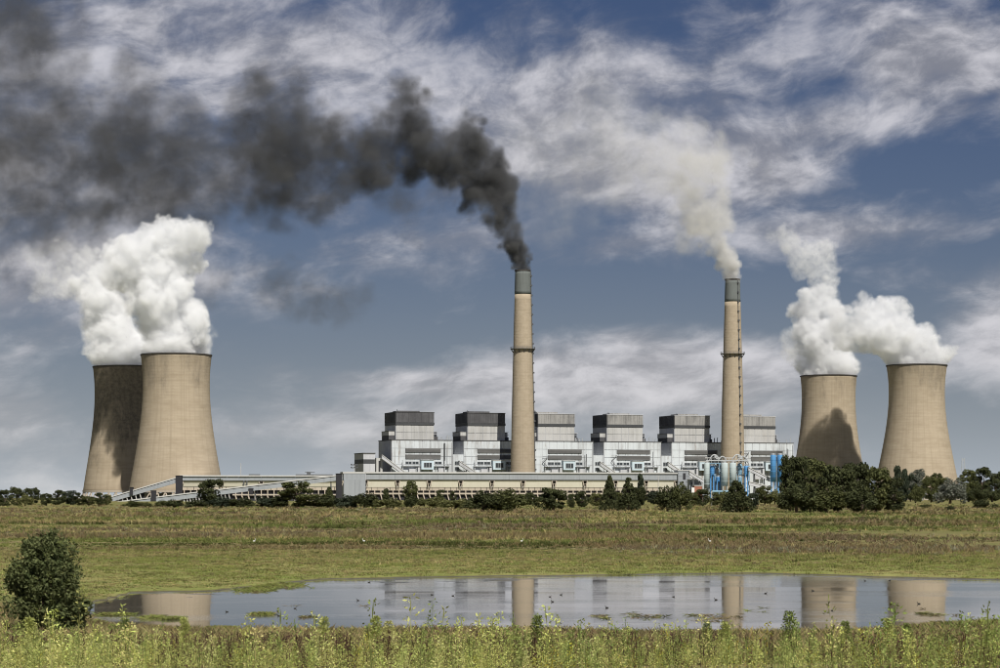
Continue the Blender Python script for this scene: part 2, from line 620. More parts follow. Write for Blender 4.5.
# ------------------------------------------------------------------ cooling towers
def cooling_tower(px, Y, rows, label, seed, soot_shade, soot_shade_z=112.0):
    """rows: (picture row, half width in pixels) from top to bottom"""
    k = Y / F
    X = (px - 500) * k
    base = gz(X, Y)
    o = empty('cooling_tower', (X, Y, base), label=label, cat='cooling tower', group='cooling towers')
    zs = np.array([CZ + (HZ - r[0]) * k - base for r in rows])[::-1]
    rs = np.array([r[1] * k for r in rows])[::-1]
    H = zs[-1]
    z0 = 7.5
    # smooth profile through the measured rows
    co = np.polyfit(zs, rs, 3)
    prof_z = np.linspace(z0, H, 46)
    out = [(float(np.polyval(co, z)), float(z)) for z in prof_z]
    inn = [(r - .9 - .5 * (1 - i / 45), z) for i, (r, z) in enumerate(out)]
    MB().lathe(out + inn[::-1], 96, close=True).build('shell', tower_material('shell_concrete_%d' % seed, seed * 3.7, soot_shade, soot_shade_z), o, smooth=False)
    for p in o.children[-1].data.polygons:
        p.use_smooth = True
    rt = out[-1][0]
    MB().lathe([(rt + .4, H - .7), (rt + .4, H + .2), (rt - 1.2, H + .2), (rt - 1.2, H - .7)], 96, close=True).build('rim', M['soot_shade'], o)
    r0 = out[0][0]
    MB().lathe([(r0 + .25, z0 - .9), (r0 + .45, z0 + 1.1), (r0 - 1.7, z0 + 1.1), (r0 - 1.7, z0 - .9)], 96, close=True).build('ring_beam', M['pale'], o)
    leg = None
    for j in range(36):
        a = 2 * math.pi * j / 36
        for sgn in (-1, 1):
            b2 = a + sgn * math.pi / 36
            mb = MB().bar(((r0 + 2.6) * math.cos(a), (r0 + 2.6) * math.sin(a), -.6), ((r0 - .6) * math.cos(b2), (r0 - .6) * math.sin(b2), z0 - .8), .8)
            mb.build('leg', M['pale'], o)
    MB().lathe([(r0 + 5.5, -.5), (r0 + 5.5, 1.1), (r0 + 4.9, 1.1), (r0 + 4.9, -.5)], 64, close=True).build('basin_wall', M['pale'], o)
    return o


cooling_tower(176.3, 1850, [(355, 35.2), (376, 33.4), (400, 33.6), (425, 36), (450, 39.7), (472, 43.6), (492, 47.2)],
              'large sunlit cooling tower at the left, standing in front of a shaded one', 1, .5, 104.0)
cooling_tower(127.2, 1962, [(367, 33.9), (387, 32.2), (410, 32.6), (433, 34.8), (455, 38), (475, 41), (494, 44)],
              'cooling tower at far left, half hidden behind another and dark in its shadow', 2, .92, 52.0)  # sooty top set darker and lower, painting in the steam's shadow
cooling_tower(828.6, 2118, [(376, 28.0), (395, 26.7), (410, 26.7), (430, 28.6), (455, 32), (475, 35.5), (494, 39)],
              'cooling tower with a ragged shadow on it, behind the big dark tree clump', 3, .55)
cooling_tower(916.7, 2000, [(365.5, 30.0), (392, 27.7), (410, 28.2), (429, 30.6), (456, 35.5), (475, 39.3), (494, 43)],
              'sunlit cooling tower furthest to the right', 4, .5, 104.0)


# ------------------------------------------------------------------ chimneys
def chimney(px, Y, ytop, yband, yring, hw, label, lad):
    k = Y / F
    X = (px - 500) * k
    base = gz(X, Y)
    o = empty('chimney', (X, Y, base), label=label, cat='chimney', group='tall chimneys')
    zz = lambda y: CZ + (HZ - y) * k - base
    H, zb, zr = zz(ytop), zz(yband), zz(yring)
    r = lambda z: k * float(np.interp(z, [0, zz(470), zz(400), H], [hw[3] + .5, hw[2], hw[1], hw[0]]))
    zs = np.linspace(-1, zb, 40)
    MB().lathe([(r(z), z) for z in zs], 48).build('shaft', M['chim'], o, True)
    zs = np.linspace(zb, H - 1.0, 8)
    MB().lathe([(r(z) + .04, z) for z in zs] + [(r(H) - 1.0, H - 1.0), (r(H) - 1.1, zb + .5)], 48).build('painted_top', M['chimcap'], o, True)
    MB().lathe([(r(H) + .35, H - 1.3), (r(H) + .35, H), (r(H) - 1.2, H), (r(H) - 1.2, H - 1.3)], 48, close=True).build('rim', M['soot_shade'], o)
    # ring platform with railing and brackets
    rp = r(zr)
    pf = MB().lathe([(rp + .02, zr - .2), (rp + 2.6, zr - .2), (rp + 2.6, zr + .15), (rp + .02, zr + .15)], 40, close=True).build('platform', M['dsteel'], o)
    rail = MB()
    for h in (.9, 1.7):
        rail.lathe([(rp + 2.55, zr + h - .09), (rp + 2.55, zr + h + .09), (rp + 2.4, zr + h + .09), (rp + 2.4, zr + h - .09)], 40, close=True)
    for j in range(20):
        a = 2 * math.pi * j / 20
        rail.bar(((rp + 2.5) * math.cos(a), (rp + 2.5) * math.sin(a), zr), ((rp + 2.5) * math.cos(a), (rp + 2.5) * math.sin(a), zr + 1.8), .18)
    rail.build('railing', M['dsteel'], pf)
    for j in range(12):
        a = 2 * math.pi * (j + .3) / 12
        MB().bar(((rp + 2.3) * math.cos(a), (rp + 2.3) * math.sin(a), zr - .15), ((rp + .1) * math.cos(a), (rp + .1) * math.sin(a), zr - 3.4), .5).build('bracket', M['dsteel'], pf)
    # ladder and rest platforms
    a = lad
    ca, sa = math.cos(a), math.sin(a)
    n = int(H / 8.6)
    ld = MB()
    zl = [j * 8.6 for j in range(n + 1)] + [H - 1.5]
    for z0, z1 in zip(zl[:-1], zl[1:]):
        ld.bar(((r(z0) + .45) * ca, (r(z0) + .45) * sa, z0), ((r(z1) + .45) * ca, (r(z1) + .45) * sa, z1), .55, .55)
    lo = ld.build('ladder', M['dsteel'], o)
    for j in range(3, n + 1):
        z = j * 8.6
        q = r(z)
        MB().box((-.5, -.7, -.2), (.9, .7, 1.2)).build('rest_platform', M['dsteel'], lo).matrix_local = Matrix.Translation(((q + .6) * ca, (q + .6) * sa, z)) @ Matrix.Rotation(a, 4, 'Z')
    return o, (X, Y, base + H)


ROW = Line(500 + 2250 * 10.2 / 2031.4, 2031.4, 18.0)
CH1, top1 = chimney(522.8, 2000, 270, 294.5, 349, (7.6, 10.8, 12.2, 13.2), 'tall chimney giving off black smoke, second boiler house behind it', math.radians(-12))
CH2, top2 = chimney(732.6, 2063, 279, 302, 354, (7.3, 10.6, 11.9, 12.8), 'tall chimney giving off pale smoke, behind the white silos', math.radians(-55))


# ------------------------------------------------------------------ boiler houses
def panel_grid(name, x0, x1, y, z0, z1, nx, nz, mat, parent, gap=.36, th=.25):
    """cladding sheets on a front wall, each its own piece with open joints"""
    dx, dz = (x1 - x0) / nx, (z1 - z0) / nz
    me = MB().box((gap / 2, -th, gap / 2), (dx - gap / 2, 0, dz - gap / 2)).mesh(name)
    for i in range(nx):
        for j in range(nz):
            p = link(name, me, parent, mat)
            p.location = (x0 + i * dx, y - random.random() * .05, z0 + j * dz)


def side_grid(name, x, y0, y1, z0, z1, ny, nz, mat, parent, gap=.14, th=.25):
    dy, dz = (y1 - y0) / ny, (z1 - z0) / nz
    me = MB().box((-th, gap / 2, gap / 2), (0, dy - gap / 2, dz - gap / 2)).mesh(name)
    for i in range(ny):
        for j in range(nz):
            p = link(name, me, parent, mat)
            p.location = (x - random.random() * .05, y0 + i * dy, z0 + j * dz)


def louvre(parent, x0, x1, y, z0, z1):
    l = quick('louvre', (x0, y - .35, z0), (x1, y + .1, z1), M['band'], parent)
    n = 5
    for i in range(n):
        zc = z0 + (z1 - z0) * (i + .5) / n
        MB().add([(x0 + .2, y - .75, zc - .18), (x1 - .2, y - .75, zc - .18), (x1 - .2, y - .4, zc + .22), (x0 + .2, y - .4, zc + .22),
                  (x0 + .2, y - .72, zc - .26), (x1 - .2, y - .72, zc - .26), (x1 - .2, y - .36, zc + .14), (x0 + .2, y - .36, zc + .14)],
                 [(0, 1, 2, 3), (7, 6, 5, 4), (0, 4, 5, 1), (2, 6, 7, 3), (0, 3, 7, 4), (1, 5, 6, 2)]).build('slat', M['slat'], l)
    return l


def window(parent, x0, x1, y, z0, z1, n=2):
    w = MB().box((x0, y - .2, z0), (x1, y + .1, z0 + .3)).box((x0, y - .2, z1 - .3), (x1, y + .1, z1))
    for i in range(n + 1):
        xc = x0 + (x1 - x0) * i / n
        w.box((xc - .16, y - .2, z0 + .3), (xc + .16, y + .1, z1 - .3))
    f = w.build('window', M['steel'], parent)
    dx = (x1 - x0) / n
    for i in range(n):
        quick('pane', (x0 + i * dx + .18, y - .1, z0 + .3), (x0 + (i + 1) * dx - .18, y + .02, z1 - .3), M['glass'], f)
    return f


def incline(parent, x0, z0, x1, z1, y0, y1, th, mat_top, mat_side):
    g = MB().add([(x0, y0, z0 - th), (x1, y0, z1 - th), (x1, y1, z1 - th), (x0, y1, z0 - th), (x0, y0, z0), (x1, y0, z1), (x1, y1, z1), (x0, y1, z0)],
                 [(0, 3, 2, 1), (4, 5, 6, 7), (0, 1, 5, 4), (1, 2, 6, 5), (2, 3, 7, 6), (3, 0, 4, 7)]).build('inclined_gallery', mat_side, parent)
    MB().add([(x0, y0 - .4, z0 + .05), (x1, y0 - .4, z1 + .05), (x1, y1 + .4, z1 + .05), (x0, y1 + .4, z0 + .05),
              (x0, y0 - .4, z0 + .75), (x1, y0 - .4, z1 + .75), (x1, y1 + .4, z1 + .75), (x0, y1 + .4, z0 + .75)],
             [(0, 3, 2, 1), (4, 5, 6, 7), (0, 1, 5, 4), (1, 2, 6, 5), (2, 3, 7, 6), (3, 0, 4, 7)]).build('roof_sheet', mat_top, g)
    for q in (.3, .75):
        x, z = x0 + (x1 - x0) * q, z0 + (z1 - z0) * q - th
        MB().bar((x - 1.2, (y0 + y1) / 2, -1), (x, (y0 + y1) / 2, z), .7).bar((x + 1.2, (y0 + y1) / 2, -1), (x, (y0 + y1) / 2, z), .7).build('trestle', M['dsteel'], g)
    return g


UNIT_LABELS = [
    'leftmost boiler house, charcoal cap over white walls, beside the long conveyor',
    'boiler house second from left, charcoal cap, partly shaded by the smoking chimney',
    'boiler house just right of the black-smoke chimney with pale weathered cap',
    'fourth boiler house from left with streaked grey cap, midway between the chimneys',
    'fifth boiler house from left, grey cap, shaded by the pale-smoke chimney',
    'rightmost boiler house with plain white walls, behind the tall blue tanks',
]
H = lambda y: (498 - y) * .905 + 1.0


def boiler_house(i):
    t0 = -105.6 + 67.0 * i
    o = empty('boiler_house', ROW.at(t0), ROW.yaw, label=UNIT_LABELS[i], cat='boiler house', group='row of boiler houses')
    b0 = ROW.base - 4.5 + 0.0
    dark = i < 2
    # core of the lower block and its sheets
    quick('lower_block', (-6.0, .3, -2), (50.4, 45, 52.0), M['side'], o)
    quick('base_wall', (-5.9, 0, -2), (50.3, .3, 24), M['white'], o)
    panel_grid('wall_panel', -6.0, 50.4, .29, 24, 52.2, 8, 4, M['white'], o)
    side_grid('side_panel', -6.02, .4, 45, 24, 52.2, 4, 3, M['side'], o)
    MB().box((-6.5, -.25, 52.25), (50.9, 45.3, 52.9)).build('coping', M['dark_roof'], o)
    # upper block
    quick('upper_block', (0.0, 8.3, 52.9), (35.2, 45, 77.4), M['side'], o)
    panel_grid('upper_wall_panel', 0.0, 35.2, 8.29, 52.95, 66.2, 5, 2, M['upper'], o)
    side_grid('side_panel', -.02, 8.3, 45, 52.95, 66.2, 4, 2, M['side'], o)
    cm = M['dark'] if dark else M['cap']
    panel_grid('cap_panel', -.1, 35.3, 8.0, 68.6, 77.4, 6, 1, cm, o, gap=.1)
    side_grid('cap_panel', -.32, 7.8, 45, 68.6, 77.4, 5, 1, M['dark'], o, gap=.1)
    quick('cap_band', (-.45, 7.5, 66.25), (35.6, 45.2, 68.55), M['band'], o)
    quick('roof_edge', (-.5, 7.4, 77.45), (35.7, 45.3, 77.95), M['dark_roof'] if dark else M['side'], o)
    w0 = (2, 1, -1, 3, 4, 2)[i]
    quick('roof_house', (w0 + 1.0, 12, 77.95), (w0 + 21.0, 30, 79.0 + (i % 3) * .25), M['dark' if dark else 'cap'], o)
    MB().bar((w0 + .5, 14, 77.9), (w0 + .5, 14, 80.2), .4).build('vent_pipe', M['dsteel'], o)
    # annexes beside the upper block
    an = quick('side_annexe', (-5.6, 12, 52.9), (-.5, 36, 57.0), M['dark'], o)
    quick('light_band', (-5.8, 11.8, 57.0), (-.5, 36.2, 60.6), M['upper'], an)
    quick('roof_edge', (-6.0, 11.6, 60.6), (-.5, 36.4, 61.0), M['dark_roof'], an)
    an = quick('roof_annexe', (35.6, 16, 52.9), (41.3, 30, 56.2), M['dark'], o)
    for zz in (58.2, 60.4):
        quick('rail', (35.6, 15.8, zz), (41.3, 30, zz + .35), M['side'], an)
    quick('screen', (36.0, 18, 56.2), (40.9, 29, 60.4), M['side'], an)
    # louvres, windows, cabin
    louvre(o, 6.4, 39.2, 0.0, 41.6, 45.2)
    louvre(o, 6.4, 39.2, 0.0, 35.9, 39.7)
    for x0, x1, n in ((6.5, 12.2, 2), (12.9, 18.6, 2), (33.6, 40.0, 2)):
        window(o, x0, x1, 0.0, 30.6, 33.6, n)
    cb = quick('cabin', (20.0, -4.2, 26.4), (31.6, -.02, 34.6), M['blue_white'], o)
    window(cb, 22.3, 29.6, -4.25, 28.0, 32.6, 3)
    quick('cabin_roof', (19.7, -4.6, 34.6), (31.9, -.05, 35.1), M['roof'], cb)
    quick('balcony', (2.5, -2.6, 29.2), (19.6, -.05, 29.6), M['steel'], o)
    quick('balcony', (32.0, -2.6, 29.2), (47.0, -.05, 29.6), M['steel'], o)
    for x0, x1 in ((2.6, 19.5), (32.1, 46.9)):
        rl = MB().bar((x0, -2.5, 31.0), (x1, -2.5, 31.0), .16)
        for q in np.linspace(x0, x1, 9):
            rl.bar((q, -2.5, 29.6), (q, -2.5, 31.0), .16)
        rl.build('railing', M['steel'], o)
    for x, rr, zt in ((3.6, .5, 33.5), (16.0, .35, 29.0), (34.5, .5, 30.0), (42.5, .6, 34.0), (46.0, .35, 30.5)):
        MB().tube([(x, -1.3, 10), (x, -1.3, zt), (x + .2, .2, zt + 1.2)], rr, 8).build('pipe', M['steel'], o)
    for x0, x1, z0, z1 in ((9, 15, 24.5, 27.0), (36, 41, 24.5, 27.6), (17.0, 19.2, 24.5, 28.2)):
        quick('duct', (x0, -3.2, z0 - 6), (x1, -.1, z1), M['side'], o)
    # link block to the next unit
    if i < 5:
        lk = quick('link_block', (50.9, 1.0, -2), (60.8, 30, 40.0), M['white'], o)
        for z0 in (25.3, 30.4):
            window(lk, 52.6, 56.6, 1.0, z0, z0 + 3.6)
        window(lk, 58.0, 60.5, 1.0, 30.4, 34.0)
    if i in (0, 1, 3, 4):
        incline(o, *((-17.0, 38.6, 12.0, 18.0) if i == 0 else (-12.6, 33.6, 11.0, 18.6)), -7.5, -4.0, 3.0, M['roof'], M['side'])
    # later additions, different on every unit
    rd = random.Random(50 + i)
    for q in range(rd.randint(3, 6)):
        x, y, hh = rd.uniform(36, 49), rd.uniform(2, 12), rd.uniform(1.2, 4.2)
        MB().tube([(x, y, 52.8), (x, y, 52.9 + hh), (x + .5, y, 53.4 + hh)], rd.uniform(.25, .55), 8).build('roof_vent', M['steel'], o)
    for q in range(rd.randint(1, 3)):
        x = rd.uniform(41.5, 47)
        MB().tube([(x, -.6, 18), (x, -.6, rd.uniform(40, 51))], rd.uniform(.18, .4), 8).build('riser_pipe', M['dsteel' if q else 'steel'], o)
    x, zt_ = rd.uniform(-4, 1.5), rd.uniform(34, 46)
    st = MB().bar((x, -1.6, zt_), (x + 5.5, -1.6, zt_), .3)
    for q in range(4):
        z0 = 20 + (zt_ - 20) * q / 4
        z1_ = 20 + (zt_ - 20) * (q + 1) / 4
        st.bar((x if q % 2 else x + 5, -1.6, z0), (x + 5 if q % 2 else x, -1.6, z1_), .35)
    if i in (2, 3, 5):
        st.build('outside_stair', M['dsteel'], o)
    # gutter drop
    MB().tube([(49.4, -.5, 0), (49.4, -.5, 51)], .22, 6).build('downpipe', M['side'], o)
    return o


for i in range(6):
    boiler_house(i)

# low annexe left of the first boiler house
t = ROW.t(364)
an = empty('annexe_building', ROW.at(t), ROW.yaw, label='low grey annexe with a dark band against the leftmost boiler house', cat='building')
quick('block', (0, 2, -2), (10.6, 34, 40.2), M['side'], an)
quick('band', (-.1, 1.7, 31.5), (10.4, 33, 35.2), M['band'], an)
quick('roof_edge', (-.3, 1.5, 40.2), (11, 34.3, 41.0), M['dark_roof'], an)
panel_grid('wall_panel', 0, 10.4, 1.95, 14, 31.4, 2, 2, M['side'], an)
quick('white_block', (11.0, -1, -2), (16.6, 6, 36.5), M['upper'], an)
quick('opening', (13.0, -1.2, 20), (14.6, -.9, 34), M['shade'], an)


# ------------------------------------------------------------------ long coal bunker building
def long_hall(name, ln, px0, px1, rows, pitch, label, npanel, brackets=True):
    """rows: roof top, fascia top, fascia bottom, sheet bottom, wall bottom, slot bottom, beam bottom"""
    t0, t1 = ln.t(px0), ln.t(px1)
    o = empty(name, ln.at(t0), ln.yaw, label=label, cat='industrial hall')
    L = t1 - t0
    z = [ln.z(r, (t0 + t1) / 2) for r in rows]
    quick('roof', (-.8, -1.0, z[1]), (L + .8, 22, z[0]), M['roof'], o)
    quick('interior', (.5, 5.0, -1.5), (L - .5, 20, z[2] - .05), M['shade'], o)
    dx = L / npanel
    me = MB().box((.06, 0, 0), (dx - .06, .4, z[1] - z[2] - .06)).mesh('fascia_panel')
    for i in range(npanel):
        p = link('fascia_panel', me, o, M['fascia'])
        p.location = (i * dx, -random.random() * .08, z[2])
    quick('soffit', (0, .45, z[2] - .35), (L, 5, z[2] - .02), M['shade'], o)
    nb = max(1, int(round(L / pitch)))
    db = L / nb
    bw = 4.4
    for i in range(nb):
        x0, x1 = i * db + bw / 2, (i + 1) * db - bw / 2
        MB().add([(x0, 1.0, z[2] - .4), (x1, 1.0, z[2] - .4), (x1 + .6, 2.7, z[3]), (x0 - .6, 2.7, z[3]),
                  (x0, 1.3, z[2] - .4), (x1, 1.3, z[2] - .4), (x1 + .6, 3.0, z[3]), (x0 - .6, 3.0, z[3])],
                 [(0, 3, 2, 1), (4, 5, 6, 7), (0, 1, 5, 4), (1, 2, 6, 5), (2, 3, 7, 6), (3, 0, 4, 7)]).build('canopy_sheet', M['cream'], o)
    if brackets:
        for i in range(nb + 1):
            x = i * db
            MB().bar((x - 2.2, .9, z[2] - .5), (x + 2.2, .9, z[2] - .5), .7).bar((x - 2.0, .9, z[2] - .7), (x - .6, 1.2, z[3] + .3), .7).bar((x + 2.0, .9, z[2] - .7), (x + .6, 1.2, z[3] + .3), .7).bar((x - 1.2, .9, (z[2] + z[3]) / 2), (x + 1.2, .9, (z[2] + z[3]) / 2), .4).build('bracket', M['pale'], o)
    nw = max(1, int(round(L / 5.2)))
    dw = L / nw
    me = MB().box((.18, 3.1, z[4]), (dw - .18, 3.6, z[3])).mesh('wall_panel')
    mp = MB().box((-.42, 3.0, z[5]), (.42, 3.6, z[4] - .02)).mesh('post')
    lean = 1.7
    ml = MB().bar((-.2, 3.3, z[6]), (lean, 2.6, -1.6), .85).mesh('leg')
    for i in range(nw):
        link('wall_panel', me, o, M['pale']).location = (i * dw, 0, 0)
        link('post', mp, o, M['pale']).location = (i * dw + dw / 2, 0, 0)
        link('leg', ml, o, M['pale']).location = (i * dw + dw * .5, 0, 0)
    quick('sill', (0, 2.8, z[3] - .15), (L, 3.9, z[3] + .35), M['side'], o)
    quick('beam', (0, 2.9, z[6]), (L, 3.9, z[5] - .01), M['pale'], o)
    return o, L, z


HALL = Line(345, 1880, 10.0)
h1, L1, z1 = long_hall('coal_bunker_hall', HALL, 366, 677, (472.2, 473.6, 479.8, 487.3, 490.6, 492.8, 494.4), 26.6,
                       'long low bunker hall with cream canopy sheets in front of the boiler houses', 22)
# end block at the left, four tall sheets
x0 = HALL.t(343.5) - HALL.t(366)
eb = quick('end_block', (x0, -.6, -1.5), (-.4, 21, z1[1] - .1), M['fascia'], h1)
n = 4
for i in range(n):
    quick('tall_sheet', (x0 + .2 + i * (-x0 - .8) / n + .25, -.95, 1.0), (x0 + .2 + (i + 1) * (-x0 - .8) / n - .25, -.55, z1[2]), M['fascia'], eb)
quick('roof', (x0 - .6, -1.0, z1[1] - .08), (-.45, 21.5, z1[0]), M['roof'], eb)
# transfer tower at its right end
tt = empty('transfer_tower', HALL.at(HALL.t(677.5)), HALL.yaw, label='small grey transfer tower with one dark slot window, right end of the bunker hall', cat='tower')
W = HALL.t(690) - HALL.t(678)
quick('body', (0, -1.5, -1.5), (W, 12, HALL.z(470)), M['fascia'], tt)
quick('roof', (-.4, -1.9, HALL.z(470)), (W + .4, 12.4, HALL.z(469.2)), M['roof'], tt)
quick('slot_window', (W * .42, -1.75, HALL.z(479)), (W * .62, -1.4, HALL.z(472.5)), M['shade'], tt)
quick('dark_base', (.3, -1.8, HALL.z(491.5)), (W * .8, -1.4, HALL.z(488)), M['band'], tt)
panel_grid('wall_sheet', 0, W * .40, -1.51, HALL.z(487), HALL.z(470.4), 1, 3, M['fascia'], tt)
panel_grid('wall_sheet', W * .64, W, -1.51, HALL.z(487), HALL.z(470.4), 1, 3, M['fascia'], tt)

ST = Line(180, 1800, 8.0)
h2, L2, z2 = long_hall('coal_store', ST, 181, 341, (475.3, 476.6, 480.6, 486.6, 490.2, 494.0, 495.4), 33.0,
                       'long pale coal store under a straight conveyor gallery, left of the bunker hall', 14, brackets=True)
for px0, w in ((249, 9), (296, 14), (313, 16)):
    x = ST.t(px0) - ST.t(181)
    quick('roof_plant', (x, 2, z2[0]), (x + w, 6, z2[0] + .9), M['dsteel'], h2)
x = ST.t(309) - ST.t(181)
MB().box((x - 1.4, 3, z2[0]), (x + 1.6, 6, z2[0] + 2.6)).build('roof_winch', M['dsteel'], h2)
MB().bar((x - 3, 4.5, z2[0] + 2.8), (x + 5, 4.5, z2[0] + 2.4), .5).build('winch_arm', M['dsteel'], h2)
for px0 in (244, 247):
    x = ST.t(px0) - ST.t(181)
    MB().bar((x, .2, z2[2] - 3.5), (x, .2, z2[2]), .9).bar((x - 1.5, .2, z2[2] - 3.5), (x + .5, .2, z2[2] - 3.5), .6).build('hopper_chute', M['dsteel'], h2)


def gallery(pa, ya, pb, yb, Y, label, th=4.2, windows=(), towers=(), yaw=6.0):
    """sloping conveyor gallery between two picture points"""
    ln = Line(pa, Y, yaw)
    tb = ln.t(pb)
    o = empty('conveyor_gallery', ln.at(0), ln.yaw, label=label, cat='conveyor', group='sloping conveyor galleries')
    za, zb = ln.z(ya), ln.z(yb, tb)
    n = max(3, int(tb / 9))
    q = lambda s: (tb * s, za + (zb - za) * s)
    for i in range(n):
        (xa, z0), (xb, z1_) = q(i / n), q((i + 1) / n)
        g = .08
        MB().add([(xa + g, 0, z0 - th), (xb - g, 0, z1_ - th), (xb - g, .3, z1_ - th), (xa + g, .3, z0 - th), (xa + g, 0, z0 - .9), (xb - g, 0, z1_ - .9), (xb - g, .3, z1_ - .9), (xa + g, .3, z0 - .9)],
                 [(0, 3, 2, 1), (4, 5, 6, 7), (0, 1, 5, 4), (1, 2, 6, 5), (2, 3, 7, 6), (3, 0, 4, 7)]).build('side_sheet', M['fascia'], o)
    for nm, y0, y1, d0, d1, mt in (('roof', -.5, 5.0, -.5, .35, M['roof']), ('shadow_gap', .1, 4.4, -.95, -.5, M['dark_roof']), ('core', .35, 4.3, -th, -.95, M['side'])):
        MB().add([(0, y0, za + d0), (tb, y0, zb + d0), (tb, y1, zb + d0), (0, y1, za + d0), (0, y0, za + d1), (tb, y0, zb + d1), (tb, y1, zb + d1), (0, y1, za + d1)],
                 [(0, 3, 2, 1), (4, 5, 6, 7), (0, 1, 5, 4), (1, 2, 6, 5), (2, 3, 7, 6), (3, 0, 4, 7)]).build(nm, mt, o)
    for s0, s1, cnt in windows:                       # open truss under the gallery, dark between white struts
        for j in range(cnt):
            s = s0 + (s1 - s0) * j / cnt
            (xa, z0), (xb, _) = q(s), q(s + (s1 - s0) / cnt)
            MB().bar((xa, 1, z0 - th), (xa + (xb - xa) * .35, 1, z0 - th - 4.6), .7).bar((xa + .2, 1, z0 - th - 4.6), (xb, 1, z0 - th - 4.6), .7).build('truss_strut', M['roof'], o)
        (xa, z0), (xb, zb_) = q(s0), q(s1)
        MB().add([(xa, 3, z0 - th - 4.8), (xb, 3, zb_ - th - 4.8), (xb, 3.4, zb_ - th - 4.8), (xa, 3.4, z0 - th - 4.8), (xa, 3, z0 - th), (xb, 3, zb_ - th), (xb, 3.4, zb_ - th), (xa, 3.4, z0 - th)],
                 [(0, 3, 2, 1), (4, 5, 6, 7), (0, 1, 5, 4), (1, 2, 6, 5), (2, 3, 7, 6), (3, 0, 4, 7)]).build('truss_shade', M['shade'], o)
    for s in np.linspace(.12, .95, max(2, int(tb / 28))):
        x, z = q(float(s))
        if z - th > 2:
            MB().bar((x - 1, 2, -2), (x, 2, z - th), .6).bar((x + 1, 2, -2), (x, 2, z - th), .6).build('trestle', M['dsteel'], o)
    for s, w, up, dn in towers:
        x, z = q(s)
        MB().box((x - w / 2, -1.0, max(-2, z - dn)), (x + w / 2, 6, z + up)).box((x - w / 2 - .3, -1.3, z + up), (x + w / 2 + .3, 6.3, z + up + .4)).build('transfer_house', M['shade'], o)
    return o


gallery(110, 497.0, 181, 476.2, 1768, 'upper conveyor gallery climbing steeply across the foot of the left cooling tower', windows=((.05, .48, 7),), towers=((.30, 2.6, 2.4, 3.2), (.97, 5.0, .6, 14.5)), yaw=4)
gallery(112, 502.4, 342.5, 474.6, 1735, 'lower conveyor gallery, the longest, rising gently to the bunker hall', windows=((.31, .40, 7), (.42, .52, 6)), towers=((.178, 4.0, 5.0, 3.0), (.985, 4.6, .8, 18.0), (.60, 3.4, -2.5, 7)), yaw=7)
# low white shed behind the galleries
sh = Line(128, 1825, 5.0)
so = empty('white_shed', sh.at(0), sh.yaw, label='low white shed with dark slots behind the sloping conveyors', cat='shed')
w = sh.t(178)
quick('wall', (0, 0, -1), (w, 10, sh.z(494.5)), M['roof'], so)
quick('roof', (-.5, -.6, sh.z(494.5)), (w + .5, 10.5, sh.z(493)), M['white'], so)
for i in range(9):
    quick('slot', (2 + i * w / 9.4, -.12, sh.z(497.4)), (2 + i * w / 9.4 + 2.6, .1, sh.z(495.6)), M['shade'], so)
yl = Line(110, 1720, 0.0)
yo = empty('yellow_post', yl.at(0), 0, label='small ochre concrete post at the foot of the conveyors', cat='post')
MB().box((-.9, -.6, -1), (.9, .6, 5.2)).build('shaft', plain('ochre_paint', (.50, .38, .17)), yo)
MB().box((-1.1, -.8, 5.2), (1.1, .8, 5.6)).build('cap', M['roof'], yo)


# ------------------------------------------------------------------ ash plant: silos, tanks, frames
AP = Line(703, 1900, 8.0)


def apx(px):
    return AP.t(px)


def tank(name, px0, px1, ytop, ybot, mat, label, cat, group, p=0.0, cone=0.0, parts=True):
    t0, t1 = AP.t(px0, p), AP.t(px1, p)
    tc = (t0 + t1) / 2
    r = (t1 - t0) / 2
    o = empty(name, AP.at(tc, p), AP.yaw, label=label, cat=cat, group=group)
    zt, zb = AP.z(ytop, tc, p), AP.z(ybot, tc, p)
    MB().lathe([(r * .35, zb - cone), (r, zb), (r, zt - .4), (r * .96, zt)] if cone else [(r, zb), (r, zt - .4), (r * .96, zt)], 24).build('body', mat, o, False)
    for q in o.children[-1].data.polygons:
        q.use_smooth = abs(q.normal.z) < .7
    for k in range(1, 5):
        z = zb + (zt - zb) * k / 5
        MB().lathe([(r + .02, z - .12), (r + .14, z - .12), (r + .14, z + .12), (r + .02, z + .12)], 24, close=True).build('hoop', mat, o)
    MB().lathe([(r * .5, zt), (r * .5, zt + .9), (r * .4, zt + 1.2)], 16).build('top_hatch', M['steel'], o)
    rl = MB()
    for j in range(10):
        a = 2 * math.pi * j / 10
        rl.bar((r * .93 * math.cos(a), r * .93 * math.sin(a), zt - .1), (r * .93 * math.cos(a), r * .93 * math.sin(a), zt + 1.3), .12)
    rl.lathe([(r * .93, zt + 1.2), (r * .97, zt + 1.2), (r * .97, zt + 1.35), (r * .93, zt + 1.35)], 20, close=True)
    rl.build('railing', M['steel'], o)
    if zb > 2:
        for j in range(4):
            a = 2 * math.pi * (j + .5) / 4
            MB().bar((r * .9 * math.cos(a), r * .9 * math.sin(a), -1.5), (r * .9 * math.cos(a), r * .9 * math.sin(a), zb + .3), .5).build('leg', mat, o)
    return o


